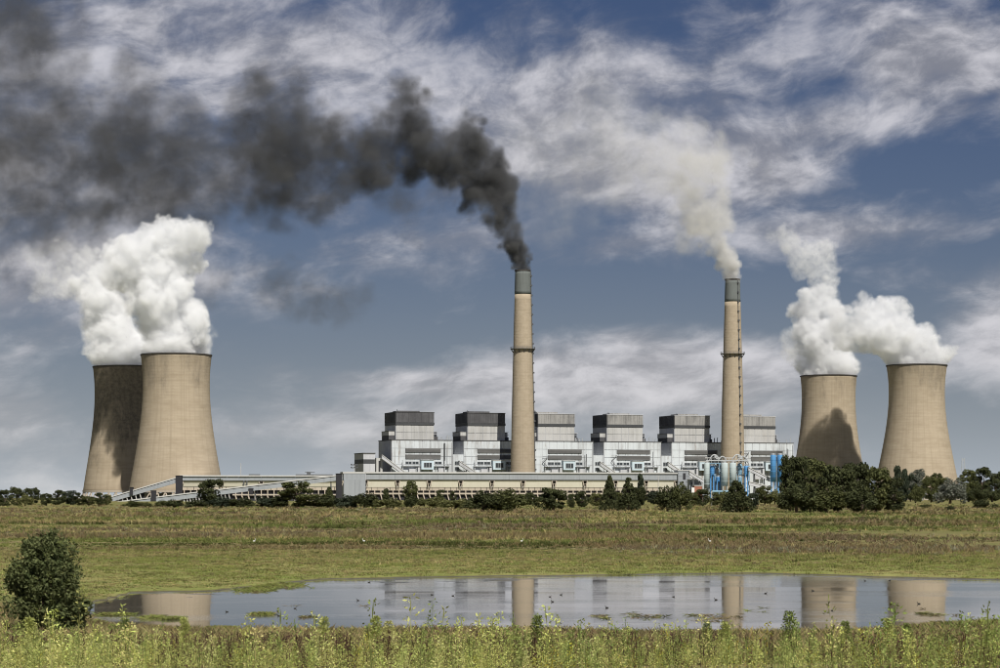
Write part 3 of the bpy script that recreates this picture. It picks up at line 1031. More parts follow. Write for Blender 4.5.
tank('white_silo', 704.0, 709.6, 463.2, 489, M['silo'], 'slim grey-white silo at the left end of the silo group', 'silo', 'grey-white silos')
tank('white_silo', 721.0, 728.0, 463.0, 486, M['silo'], 'middle grey-white silo directly below the pale-smoke chimney', 'silo', 'grey-white silos')
tank('white_silo', 729.4, 736.2, 463.0, 486, M['silo'], 'right grey-white silo of the pair below the pale-smoke chimney', 'silo', 'grey-white silos')
tank('blue_tank', 770.3, 776.0, 455.0, 482, M['blue'], 'tall bright blue tank, left one of two before the rightmost boiler house', 'tank', 'tall blue tanks', p=-10)
tank('blue_tank', 777.0, 783.5, 455.0, 482, M['blue'], 'tall bright blue tank, right one of two, partly behind the dark trees', 'tank', 'tall blue tanks', p=-6)
tank('blue_vessel', 709.8, 714.4, 466.0, 474, M['blue'], 'short blue vessel on legs beside the slim left silo', 'vessel', 'short blue vessels', p=6, cone=2.0)
tank('blue_vessel', 744.2, 748.6, 466.0, 474, M['blue'], 'short blue vessel on legs at the right end of the silo group', 'vessel', 'short blue vessels', p=2, cone=2.0)
tank('blue_vessel', 716.0, 720.4, 477.0, 481, M['blue'], 'small low blue vessel inside the steel frame between silos', 'vessel', 'short blue vessels', p=4, cone=1.5)
tank('blue_vessel', 738.0, 742.0, 477.0, 481, M['pblue'], 'small low pale blue vessel right of the paired silos', 'vessel', 'short blue vessels', p=3, cone=1.5)
tank('blue_vessel', 737.6, 742.4, 464.0, 474, M['pblue'], 'pale blue vessel high in the frame right of the paired silos', 'vessel', 'short blue vessels', p=8, cone=2.0)


def steel_frame(pa, pb, ytop, levels, label, p=5.0):
    t0, t1 = AP.t(pa, p), AP.t(pb, p)
    o = empty('steel_frame', AP.at(t0, p), AP.yaw, label=label, cat='steel frame', group='steel frames of the ash plant')
    L, zt = t1 - t0, AP.z(ytop)
    for x in (0, L / 2, L):
        for y in (0, 6):
            MB().bar((x, y, -1.5), (x, y, zt), .55).build('column', M['pblue'], o)
    for k in range(1, levels + 1):
        z = zt * k / levels
        MB().bar((0, -.1, z), (L, -.1, z), .5).build('girder', M['pblue'], o)
        MB().bar((0, 6.1, z), (L, 6.1, z), .5).build('girder', M['pblue'], o)
        zb = zt * (k - 1) / levels
        MB().bar((0, .1, zb), (L / 2, .1, z), .35).build('brace', M['roof'], o)
        MB().bar((L, .15, zb), (L / 2, .15, z), .35).build('brace', M['roof'], o)
        quick('deck', (0, .3, z - .3), (L, 5.7, z - .1), M['steel'], o)
    return o


steel_frame(710.5, 720.6, 463, 4, 'pale blue steel frame with cross braces between the silos', 9)
steel_frame(737.0, 749.6, 466, 4, 'pale blue steel frame at the right of the paired silos', 9)
# pipe bridge over the silos
pb = empty('pipe_bridge', AP.at(apx(706)), AP.yaw, label='tangle of pale pipes and walkways across the silo tops', cat='pipe bridge')
Lp = apx(748) - apx(706)
zt = AP.z(463)
MB().bar((0, 0, zt + 2.2), (Lp, 0, zt + 2.2), .9).build('walkway', M['steel'], pb)
MB().bar((0, 3, zt + 4.4), (Lp * .95, 3, zt + 4.4), .6).build('upper_pipe', M['roof'], pb)
for j in range(12):
    x = Lp * (j + .5) / 12
    MB().bar((x, 0, zt + .2), (x, 0, zt + 4.2), .3).build('post', M['steel'], pb)
for a, b, h in ((.08, .34, 6.0), (.30, .50, 4.6), (.62, .9, 6.2), (.75, 1.02, 4.8)):
    pts = [(Lp * (a + (b - a) * s), 1.5, zt + 1.0 + h * math.sin(math.pi * s) ** .7) for s in np.linspace(0, 1, 9)]
    MB().tube(pts, .55, 8).build('arched_pipe', M['steel'], pb)
for x, z in ((.24, 6.4), (.28, 5.2), (.80, 6.8), (.84, 5.4)):
    MB().box((Lp * x - 1.3, .5, zt + z - 2), (Lp * x + 1.3, 2.5, zt + z)).build('filter_box', M['steel'], pb)
for j in (0, 4, 8, 11):
    x = Lp * (j + .5) / 12
    MB().bar((x, 2.0, -1.5), (x, 2.0, zt + 2.2), .6).build('column', M['steel'], pb)


def belt(pa, ya, pb_, yb, p, label, Y=1900):
    ta, tb = AP.t(pa, p), AP.t(pb_, p)
    o = empty('inclined_conveyor', AP.at(ta, p), AP.yaw, label=label, cat='conveyor', group='small inclined conveyors at the ash plant')
    incline(o, 0, AP.z(ya), tb - ta, AP.z(yb), 0, 3.0, 2.6, M['roof'], M['side'])
    return o


belt(689.5, 471.5, 703.5, 480.0, -2, 'short white-roofed conveyor sloping from the transfer tower to the slim silo')
belt(748.5, 467.5, 770.0, 478.5, -3, 'white-roofed conveyor sloping right towards the tall blue tanks')
belt(749, 482.0, 768.5, 486.8, -14, 'low white conveyor cover sloping behind the shrubs right of the silos')
sd = empty('red_shed', AP.at(apx(692.5), -8), AP.yaw, label='little red-brown shed with white door below the transfer tower', cat='shed')
quick('wall', (0, 0, -1), (6.2, 6, AP.z(486)), M['brick'], sd)
quick('roof', (-.4, -.4, AP.z(486)), (6.6, 6.4, AP.z(485.2)), M['roof'], sd)
quick('door', (-2.6, -.2, -1), (-.1, .6, AP.z(487.5)), M['egret'], sd)
lr = empty('lean_to', AP.at(apx(708.5), -14), AP.yaw, label='low pale blue lean-to roof in front of the silos', cat='shed')
Lw = apx(727) - apx(708.5)
quick('roof', (0, 0, AP.z(491.8)), (Lw, 7, AP.z(490.4)), M['pblue'], lr)
for x in (.6, Lw * .36, Lw * .7, Lw - .6):
    quick('post', (x - .25, .4, -1.5), (x + .25, .9, AP.z(491.8)), M['pblue'], lr)
quick('back_wall', (0, 6.2, -1.5), (Lw, 6.8, AP.z(491.85)), M['fascia'], lr)
fs = empty('pump_house', AP.at(apx(690.5), 4), AP.yaw, label='grey sheet pump house right of the transfer tower', cat='building')
quick('wall', (0, 0, -1), (11, 8, AP.z(480)), M['fascia'], fs)
quick('roof', (-.3, -.4, AP.z(480)), (11.3, 8.4, AP.z(479.2)), M['roof'], fs)
window(fs, 1.2, 4.6, -.02, AP.z(479.8) - 4.4, AP.z(479.8) - 1.4)


# ------------------------------------------------------------------ poles and masts
def ground_at_row(px, y):
    """distance at which the ground meets this picture row"""
    Ys = np.geomspace(250, 1990, 500)
    z = np.interp(Ys, GY, GZ)
    rows = HZ - (z - CZ) / Ys * F
    Y = float(np.interp(-y, -rows, Ys))
    X = (px - 500) / F * Y
    return X, Y, gz(X, Y)


def pole(px, ybase, ytop, label, arm=True, rad=.16, Yd=None):
    if Yd is None:
        X, Y, z = ground_at_row(px, ybase)
    else:
        X, Y = (px - 500) / F * Yd, Yd
        z = gz(X, Y)
    h = CZ + (HZ - ytop) / F * Y - z
    o = empty('light_pole', (X, Y, z), label=label, cat='pole', group='light poles')
    MB().tube([(0, 0, -.5), (0, 0, h * .5), (0, 0, h)], [rad * 1.4, rad * 1.2, rad], 8).build('mast', M['pole'], o)
    if arm:
        a = MB().bar((-.9, 0, h), (.9, 0, h), .14).build('arm', M['pole'], o)
        for s in (-1, 1):
            MB().box((s * .95 - .35, -.18, h - .12), (s * .95 + .35, .18, h + .12)).build('lamp', M['steel'], a)
    return o


pole(922.4, 500, 473, 'pale light pole in front of the right-hand trees', rad=.40)
pole(658.3, 503, 476, 'thin light pole left of the round bushes below the bunker hall', rad=.22)
pole(241, 500, 463, 'thin mast rising above the coal store roof', arm=False, rad=.22, Yd=1830)
pole(711.6, 506, 491, 'short pale post under the lean-to by the silos', arm=False, rad=.35)


def lattice_mast(px, Yd, ytop, label, w=3.0, rack=False):
    X = (px - 500) / F * Yd
    z = gz(X, Yd)
    h = CZ + (HZ - ytop) / F * Yd - z
    o = empty('lattice_mast', (X, Yd, z), label=label, cat='mast')
    for sx in (-1, 1):
        for sy in (-1, 1):
            MB().bar((sx * w, sy * w, -1), (sx * w * .3, sy * w * .3, h), .28).build('leg', M['steel'], o)
    n = 9
    for k in range(n):
        q0, q1 = 1 - .7 * k / n, 1 - .7 * (k + 1) / n
        MB().bar((-w * q0, -w * q0, h * k / n), (w * q1, -w * q1, h * (k + 1) / n), .2).bar((w * q0, -w * q0, h * k / n), (-w * q1, -w * q1, h * (k + 1) / n), .2).build('lattice', M['steel'], o)
    if rack:
        for zz in (h - .5, h - 3.0):
            MB().bar((-2.8, 0, zz), (2.8, 0, zz), .5).build('crossarm', M['dsteel'], o)
            for s in (-2.4, 0, 2.4):
                MB().box((s - .7, -.5, zz - .2), (s + .7, .5, zz + 1.0)).build('lamp_head', M['dsteel'], o)
    return o


lattice_mast(963.2, 2300, 458, 'faint lattice mast above the trees by the right cooling tower', 3.4)
lattice_mast(354.3, 1960, 464.5, 'dark floodlight mast above the left end of the bunker hall', 1.0, True)


# ------------------------------------------------------------------ trees
def leaf_quads(c, size, rg, flat=.0, aspect=1.6, nrm=None):
    """one small four-sided leaf cluster at every centre"""
    n = len(c)
    a = rg.normal(size=(n, 3))
    if nrm is not None:
        a = a * .75 + nrm
    a[:, 2] += flat
    a /= np.linalg.norm(a, axis=1)[:, None]
    b = np.cross(a, rg.normal(size=(n, 3)))
    b /= np.linalg.norm(b, axis=1)[:, None]
    d = np.cross(a, b)
    s = (size * rg.uniform(.6, 1.35, n))[:, None]
    v = np.stack([c - b * s * aspect * .5, c - d * s * .5 + a * s * .12, c + b * s * aspect * .5, c + d * s * .5 + a * s * .12], 1).reshape(-1, 3)
    f = np.arange(4 * n).reshape(n, 4)
    return v, f


def crown_points(kind, n, seed):
    """leaf centres and outward directions in a crown one wide and one high"""
    rg = np.random.default_rng(seed)
    if kind == 'cone':
        z = rg.uniform(.08, 1.0, 110) ** 1.1
        r = (1 - z) * .46 + .05
        a = rg.uniform(0, 2 * np.pi, 110)
        cc = np.stack([r * np.cos(a) * .78, r * np.sin(a) * .78, z * .97], 1)
        cr = np.stack([.05 + .17 * (1 - z)] * 3, 1) * np.array([1, 1, .5])
    elif kind == 'spire':
        z = rg.uniform(.06, .96, 34)
        r = .30 * np.sin(np.pi * np.clip(z, .08, 1) ** .7) ** .6
        a = rg.uniform(0, 2 * np.pi, 34)
        cc = np.stack([r * np.cos(a) * .7, r * np.sin(a) * .7, z], 1)
        cr = np.tile([.24, .24, .10], (34, 1))
    elif kind == 'shrub':
        k = 34
        a = rg.uniform(0, 2 * np.pi, k)
        q = np.sqrt(rg.uniform(0, 1, k)) * .38
        zt = np.sqrt(np.clip(1 - (q / .46) ** 2, .05, 1))
        z = zt * rg.uniform(.25, .86, k)
        cc = np.stack([q * np.cos(a), q * np.sin(a), z], 1)
        cr = np.stack([rg.uniform(.10, .17, k), rg.uniform(.10, .17, k), rg.uniform(.13, .2, k)], 1)
    else:
        k = 40 if kind == 'tall' else 34
        lo = .08 if kind == 'tall' else .14
        a = rg.uniform(0, 2 * np.pi, k)
        z = rg.uniform(lo, .92, k)
        env = np.sin(np.pi * np.clip((z - lo * .5) / (1.06 - lo * .5), 0, 1) ** .85) ** .7
        q = env * .38 * rg.uniform(.25, 1, k) ** .5
        ph = rg.uniform(0, 6.28)
        q = q * (1 + .22 * np.sin(2 * a + ph) + .12 * np.sin(3 * a + 2 * ph))
        cc = np.stack([q * np.cos(a), q * np.sin(a), z], 1)
        s = rg.uniform(.09, .165, k)
        cr = np.stack([s * 1.05, s * 1.05, s * (.62 if kind == 'tall' else .8)], 1)
    pick = rg.integers(0, len(cc), n)
    u = rg.normal(size=(n, 3))
    u /= np.linalg.norm(u, axis=1)[:, None]
    rr = rg.uniform(.25, 1.0, n) ** .45
    p = cc[pick] + u * rr[:, None] * cr[pick]
    p[:, 2] = np.clip(p[:, 2], .015, None)
    return p, u, cc, rg


def trunk_mesh(name, cc, rg, kind, h0=.45):
    mb = MB()
    lean = rg.normal(size=2) * .03
    top = .9 if kind in ('cone', 'spire') else .55
    mb.tube([(0, 0, -.04), (lean[0] * .4, lean[1] * .4, top * .4), (lean[0], lean[1], top)], [.045, .03, .012], 7)
    if kind not in ('cone', 'spire'):
        for c in cc[:7]:
            z0 = rg.uniform(.15, .45)
            s = np.array([lean[0] * z0 / top, lean[1] * z0 / top, z0])
            e = np.array(c)
            m = (s + e) / 2 + np.array([0, 0, -.03])
            mb.tube([s, m, e], [.02, .014, .005], 5)
    return mb.mesh(name, True)


PROTO = {}
for kd, cnt, n, sz in (('round', 4, 4300, .040), ('tall', 4, 6000, .034), ('cone', 2, 5000, .040), ('spire', 1, 2400, .070), ('shrub', 4, 3600, .040)):
    for j in range(cnt):
        p, u, cc, rg = crown_points(kd, n, 100 + hash((len(kd), j)) % 1000)
        v, f = leaf_quads(p, sz, rg, flat=.15, nrm=u * .7)
        PROTO[kd, j] = (arr_mesh('crown', v, f), trunk_mesh('trunk', cc, rg, kd))
NPROTO = dict(round=4, tall=4, cone=2, spire=1, shrub=4)
LEAFMESH = {}


def crown_mesh(kd, j, leaf):
    key = (kd, j, leaf)
    if key not in LEAFMESH:
        me = PROTO[kd, j][0].copy()
        me.materials.clear()
        me.materials.append(LEAF[leaf])
        LEAFMESH[key] = me
    return LEAFMESH[key]


tree_i = 0


def tree(kd, px, ytop, ybase, w, leaf, label, group, Yd=None):
    global tree_i
    tree_i += 1
    if Yd is None:
        X, Y, z = ground_at_row(px, ybase)
    else:
        X, Y = (px - 500) / F * Yd, Yd
        z = gz(X, Y)
    h = CZ + (HZ - ytop) / F * Y - z
    wm = w / F * Y
    j = tree_i % NPROTO[kd]
    nm = {'shrub': 'shrub', 'cone': 'conifer_tree', 'spire': 'cypress_tree'}.get(kd, 'broadleaf_tree')
    o = empty(nm, (X, Y, z - .1), (tree_i * 2.399) % 6.283, label=label, cat='shrub' if kd == 'shrub' else 'tree', group=group)
    o.scale = (wm * 1.28, wm * 1.28, h * 1.03) if kd != 'shrub' else (wm * 1.34, wm * 1.34, h * 1.22)
    tm = PROTO[kd, j][1]
    if not tm.materials:
        tm.materials.append(M['bark'])
    link('trunk', tm, o)
    link('crown', crown_mesh(kd, j, leaf), o)
    return o


g = 'tree row at the far left'
Y1 = 1240
for q in [
    ('round', 5, 489.6, 506, 13, 0, 'dark bushy tree at the very left edge of the far tree row'),
    ('tall', 17, 487, 506, 15, 0, 'tallest dark tree near the left end of the far-left tree row'),
    ('round', 31, 487.6, 506, 16, 0, 'wide dark tree behind the yellowish shrub in the far-left row'),
    ('round', 46, 492.6, 506, 13, 0, 'rounded dark tree between the yellowish shrub and the row\'s middle gap'),
    ('tall', 58, 490, 506, 14, 0, 'upright dark tree just right of the gap in the far-left row'),
    ('round', 71, 491, 506, 16, 4, 'broad bluish-dark tree left of the shaded cooling tower\'s foot'),
    ('tall', 79.5, 492.4, 506, 10, 0, 'slim dark tree beside the left foot of the shaded cooling tower'),
    ('round', 88.5, 495.6, 506, 15, 1, 'olive rounded tree before the left foot of the shaded cooling tower'),
    ('tall', 100, 492.6, 506, 11, 0, 'dark tree with pointed top in front of the shaded cooling tower'),
    ('round', 106.5, 494.6, 506, 9, 1, 'last small olive tree of the far-left row, by the conveyor foot'),
]:
    tree(*q, g, Yd=Y1 + random.uniform(-25, 25))
tree('shrub', 25, 495.4, 506.5, 14, 2, 'yellowish light shrub in front of the far-left tree row', g, Yd=1190)
tree('shrub', 3, 502.5, 507, 14, 1, 'low olive shrub under the leftmost tree', g, Yd=1180)

g = 'shrubs and trees in front of the conveyors'
for q in [
    ('shrub', 131, 501, 507, 16, 1, 'low olive shrub at the foot of the lower conveyor'),
    ('shrub', 146, 502, 507, 14, 2, 'low light shrub in front of the conveyor, left of the dark ones'),
    ('shrub', 163, 500.6, 507, 13, 1, 'brownish olive shrub under the lower conveyor'),
    ('shrub', 174, 499.5, 507.5, 16, 0, 'dark rounded shrub left of the lone round tree by the conveyor'),
    ('round', 213.5, 479, 507, 25, 0, 'lone dark round tree standing before the left end of the coal store'),
    ('shrub', 196, 500, 507.5, 24, 0, 'dark hedge shrub at the left foot of the lone round tree'),
    ('shrub', 221, 497.5, 507.5, 22, 4, 'bluish dark hedge shrub at the right foot of the lone round tree'),
    ('shrub', 241, 498, 507.5, 24, 0, 'dark hedge shrub below the thin mast'),
    ('shrub', 262, 497.6, 507.5, 26, 4, 'bluish hedge shrub in the middle of the coal store hedge'),
    ('shrub', 279, 496.5, 507.5, 20, 0, 'dark hedge shrub touching the left of the big olive tree'),
    ('tall', 299.5, 481.5, 507.5, 38, 1, 'big broad olive tree in front of the coal store'),
    ('cone', 329, 487, 507, 14, 0, 'dark conifer right of the big olive tree'),
    ('shrub', 328, 497, 507.5, 26, 0, 'dark shrub at the foot of the small conifer by the coal store'),
    ('shrub', 347, 495.5, 508, 26, 4, 'bluish dark shrub before the tall sheets of the bunker hall end'),
    ('shrub', 364, 494, 508, 26, 0, 'dark shrub below the left corner of the bunker hall'),
    ('shrub', 388, 498.5, 508.5, 28, 2, 'light green wide shrub below the first canopy sheets'),
    ('spire', 386, 489.5, 503, 7, 0, 'small dark upright tree under the first canopy sheet'),
    ('round', 410.5, 481.5, 502, 16, 1, 'open-crowned olive tree standing against the canopy sheets at left'),
    ('shrub', 412, 496.5, 507.5, 14, 0, 'dark shrub below the open-crowned olive tree'),
    ('shrub', 424, 498, 506, 14, 2, 'small light shrub right of the open-crowned olive tree'),
    ('round', 441, 489.5, 503, 9, 0, 'small dark tree against the slanted legs of the bunker hall'),
    ('round', 453, 491.5, 503, 7, 0, 'smallest dark tree left of the big twin bushes'),
    ('shrub', 435, 498, 508, 22, 2, 'sprawling light green shrub left of centre'),
    ('shrub', 456, 499, 509, 26, 2, 'scrubby pale shrub touching the left of the twin bushes'),
]:
    tree(*q, g)

g = 'trees on the meadow below the bunker hall'
for q in [
    ('shrub', 483, 493, 511, 34, 0, 'left one of the big twin bushes below the black-smoke chimney'),
    ('shrub', 507, 489.8, 511, 34, 1, 'right, taller one of the big twin bushes below the black-smoke chimney'),
    ('round', 530, 492.5, 505, 13, 0, 'small thin-stemmed tree right of the twin bushes'),
    ('round', 553, 486.5, 511.5, 29, 0, 'big dark round-topped tree standing alone right of centre'),
    ('round', 571.5, 493.5, 508, 8, 0, 'thin young tree right of the lone dark tree'),
    ('round', 581.5, 492, 507, 15, 0, 'small dark tree with visible stem under the canopy sheets'),
    ('round', 596, 493, 506, 15, 2, 'light green small tree between two dark ones'),
    ('cone', 609.5, 476, 511.5, 17, 0, 'tall pointed conifer reaching up to the canopy sheets'),
    ('cone', 628.5, 478, 511.5, 20, 0, 'spiky conifer with divided stem right of the tallest conifer'),
    ('spire', 640.5, 476, 505, 8, 4, 'slender dark cypress right of the spiky conifer'),
    ('round', 639, 487, 505, 16, 0, 'dark rounded tree at the foot of the slender cypress'),
    ('round', 618, 491, 504, 10, 1, 'small olive tree between the two conifers'),
    ('round', 654, 491.5, 504, 16, 4, 'bluish dark tree left of the thin light pole'),
    ('shrub', 667.5, 487, 511.5, 22, 0, 'left one of the two round bushes below the transfer tower'),
    ('shrub', 680, 485.8, 511.5, 20, 1, 'right one of the two round bushes below the transfer tower'),
    ('round', 694, 491, 506, 11, 1, 'small olive tree in front of the red-brown shed'),
    ('round', 703, 489, 506, 16, 0, 'dark tree before the slim left silo'),
    ('round', 715, 493, 506, 11, 1, 'small olive tree beneath the pale blue lean-to'),
    ('shrub', 725, 492.5, 504, 14, 2, 'light shrub under the paired silos'),
    ('cone', 736.5, 481, 512.5, 30, 0, 'dark triangular tree in front of the paired silos'),
    ('round', 752.5, 493, 508.5, 13, 4, 'bluish dark tree right of the triangular tree'),
    ('round', 765, 486.5, 504, 18, 1, 'olive tree below the tall blue tanks'),
    ('shrub', 775, 491, 504, 14, 2, 'light shrub left of the big dark clump'),
]:
    tree(*q, g)

g = 'big dark tree clump before the right cooling towers'
for q in [
    ('tall', 790, 454.6, 511.5, 23, 0, 'tall tree at the left end of the big dark clump'),
    ('tall', 803, 457.2, 512, 27, 0, 'second tree from the left in the big dark clump'),
    ('tall', 819, 459.0, 511.5, 32, 1, 'third tree from the left in the big dark clump'),
    ('round', 838.5, 464, 512, 32, 0, 'fourth tree from the left in the big dark clump, slightly lower'),
    ('tall', 857, 461.5, 511.5, 32, 0, 'fifth tree from the left in the big dark clump'),
    ('round', 876, 467, 512, 30, 1, 'second tree from the right in the big dark clump'),
    ('round', 893, 479.5, 512, 27, 0, 'lowest tree at the right end of the big dark clump'),
    ('shrub', 797, 487, 512.5, 32, 0, 'undergrowth shrub at the left foot of the big dark clump'),
    ('shrub', 826, 488, 512.5, 36, 1, 'undergrowth shrub at the middle foot of the big dark clump'),
    ('shrub', 862, 488, 512.5, 34, 0, 'undergrowth shrub at the right foot of the big dark clump'),
]:
    tree(*q, g)

g = 'tree belt at the right edge'
for q in [
    ('spire', 897.5, 468.5, 501, 9, 4, 'taller of two dark pointed trees before the rightmost tower'),
    ('spire', 904.5, 471.5, 501, 8, 4, 'shorter of two dark pointed trees before the rightmost tower'),
    ('round', 910.5, 473, 501, 14, 4, 'bluish tree right of the two pointed trees'),
    ('shrub', 915.5, 486, 502.5, 15, 1, 'light olive shrub left of the pale light pole'),
    ('round', 919, 470.5, 501, 17, 3, 'greyish tree behind the pale light pole'),
    ('round', 931, 476, 502, 16, 1, 'olive tree right of the pale light pole'),
    ('tall', 936, 472.5, 500.5, 13, 0, 'dark tree behind the olive one right of the pole'),
    ('round', 943.5, 477.5, 501, 16, 1, 'olive tree touching the silvery tree on its left'),
    ('shrub', 950, 479.5, 503.5, 28, 3, 'silvery round tree below the rightmost tower\'s right foot'),
    ('tall', 966, 469.5, 500, 20, 1, 'olive-topped tall tree right of the silvery tree'),
    ('round', 968.5, 481, 501.5, 18, 1, 'shorter olive tree in front of the olive-topped tall tree'),
    ('tall', 982, 467.5, 500, 22, 0, 'tallest dark tree near the right edge'),
    ('tall', 996.5, 472, 500, 18, 0, 'dark tree cut by the right edge of the picture'),
    ('shrub', 976, 489, 502, 16, 0, 'dark shrub at the foot of the tallest right-hand tree'),
    ('shrub', 992, 488, 501.5, 18, 0, 'dark shrub at the foot of the rightmost tree'),
    ('shrub', 985, 499.5, 508.5, 21, 0, 'low dark bush alone on the grass near the right edge'),
    ('shrub', 949.5, 505.8, 510.5, 10, 0, 'tiny dark bush on the grass left of the low dark one'),
    ('shrub', 925, 504.5, 507.5, 12, 1, 'flat olive bush on the grass below the pale pole'),
]:
    tree(*q, g)


# ------------------------------------------------------------------ the bush on the near bank
def near_bush():
    X, Y = (45 - 500) / F * 80.5, 80.5
    z = gz(X, Y)
    o = empty('near_bush', (X, Y, z), label='dense dark green bush standing on the near bank at lower left', cat='bush')
    rg = np.random.default_rng(5)
    k = 104
    a = rg.uniform(0, 2 * np.pi, k)
    zc = rg.uniform(.30, 3.75, k)
    env = np.interp(zc, [0, .5, 1.2, 2.0, 2.9, 3.5, 4.0], [.9, 1.22, 1.46, 1.40, 1.16, .84, .3])
    q = env * rg.uniform(.1, 1, k) ** .5 * (.93 + .07 * np.sin(3 * a + 1) + .05 * np.sin(5 * a))
    cc = np.stack([q * np.cos(a) * .93, q * np.sin(a) * .9, zc], 1)
    cr = rg.uniform(.22, .42, k)
    cc *= np.array([1.08, 1.1, .95])
    cr = cr * 1.05
    n = 17000
    pick = rg.integers(0, k, n)
    u = rg.normal(size=(n, 3))
    u /= np.linalg.norm(u, axis=1)[:, None]
    p = cc[pick] + u * (rg.uniform(.1, 1, n) ** .5)[:, None] * cr[pick][:, None] * np.array([1, 1, 1.05])
    p[:, 2] += rg.exponential(.05, n)
    p[:, 2] = np.clip(p[:, 2], .1, None)
    v, f = leaf_quads(p, .078, rg, flat=.25, aspect=1.9)
    m = leafy('near_bush_foliage', (.062, .080, .030), (.145, .165, .068), trans=.25, size=2.2)
    link('crown', arr_mesh('crown', v, f), o, m)
    # young shoots sticking out of the outline
    sh = MB()
    sp = []
    for j in range(90):
        c = cc[rg.integers(0, k)]
        d = np.array([c[0] * .5 + rg.normal() * .25, c[1] * .5, 1.0 + rg.uniform(0, .6)])
        d /= np.linalg.norm(d)
        L = rg.uniform(.35, .7)
        sh.tube([c, c + d * L], [.012, .004], 4)
        for s in np.linspace(.35, 1, 12):
            sp.append(c + d * L * s + rg.normal(size=3) * .035)
    v, f = leaf_quads(np.array(sp), .07, rg, aspect=2.0)
    link('shoot_leaves', arr_mesh('shoot_leaves', v, f), o, leafy('young_foliage', (.07, .085, .025), (.12, .14, .045), size=2.0))
    prop(sh.build('shoots', M['bark'], o), kind='stuff')
    tr = MB()
    for j in range(9):
        c = cc[(j * 11) % k]
        b = np.array([rg.normal() * .18, rg.normal() * .18, -.2])
        m_ = b * .5 + np.array(c) * .45 + np.array([0, 0, .2])
        tr.tube([b, m_, c], [.06, .04, .012], 6)
    tr.build('stems', M['bark'], o)


near_bush()


# ------------------------------------------------------------------ grass and weeds (nobody could count them)
def scatter(name, protos, P, S, C, mat, seed, tip=1.25, **kw):
    """protos: list of (verts, faces3, tone); one joined mesh with a plant at every point"""
    rg = np.random.default_rng(seed)
    V, FF, CC = [], [], []
    off = 0
    pick = rg.integers(0, len(protos), len(P))
    for j, (pv, pf, pt) in enumerate(protos):
        ii = np.nonzero(pick == j)[0]
        if not len(ii):
            continue
        yaw = rg.uniform(0, 2 * np.pi, len(ii))
        c, s = np.cos(yaw)[:, None], np.sin(yaw)[:, None]
        sx, sz = S[ii, 0][:, None], S[ii, 1][:, None]
        x = (pv[None, :, 0] * c - pv[None, :, 1] * s) * sx + P[ii, 0][:, None]
        y = (pv[None, :, 0] * s + pv[None, :, 1] * c) * sx + P[ii, 1][:, None]
        z = pv[None, :, 2] * sz + P[ii, 2][:, None]
        V.append(np.stack([x, y, z], -1).reshape(-1, 3))
        n = len(pv)
        FF.append((pf[None] + (np.arange(len(ii)) * n)[:, None, None] + off).reshape(-1, 3))
        CC.append((C[ii][:, None, :] * pt[None, :, None]).reshape(-1, 3))
        off += n * len(ii)
    me = arr_mesh(name, np.concatenate(V), np.concatenate(FF), np.concatenate(CC))
    return prop(link(name, me, None, mat), kind='stuff', **kw)


def tuft(n, w, h, lean, seed, bw=.05):
    rg = np.random.default_rng(seed)
    v, f, t = [], [], []
    for i in range(n):
        a = rg.uniform(0, 6.283)
        r = w * np.sqrt(rg.uniform(0, 1))
        bx, by = r * np.cos(a), r * np.sin(a)
        a2 = rg.uniform(0, 6.283)
        hh = h * rg.uniform(.6, 1.15)
        dx, dy = lean * np.cos(a2), lean * np.sin(a2)
        a3 = rg.uniform(0, 6.283)
        ex, ey = bw * np.cos(a3), bw * np.sin(a3)
        b = len(v)
        v += [(bx - ex, by - ey, -.05), (bx + ex, by + ey, -.05), (bx + dx * .45 + ex * .7, by + dy * .45 + ey * .7, hh * .6), (bx + dx, by + dy, hh)]
        f += [(b, b + 1, b + 2), (b, b + 2, b + 3)]
        q = rg.uniform(.8, 1.2)
        t += [q * .9, q * .9, q, q * 1.1]
    return np.array(v, float), np.array(f), np.array(t)


BL = blades('grass_blades', .25)
G = dict(brown=(.225, .180, .090), mauve=(.190, .148, .088), green=(.165, .190, .056), straw=(.370, .315, .140), olive=(.080, .090, .028), fresh=(.235, .262, .076), grey=(.28, .28, .18))


def palette(w, names, rg):
    """rows of weights -> one colour each"""
    w = np.clip(w, 0, None)
    w = w / w.sum(1, keepdims=True)
    u = rg.uniform(0, 1, len(w))[:, None]
    i = (np.cumsum(w, 1) < u).sum(1).clip(0, len(names) - 1)
    c = np.array([G[n] for n in names])[i]
    return c * rg.uniform(.75, 1.25, (len(w), 1)) * rg.uniform(.93, 1.07, (len(w), 3))


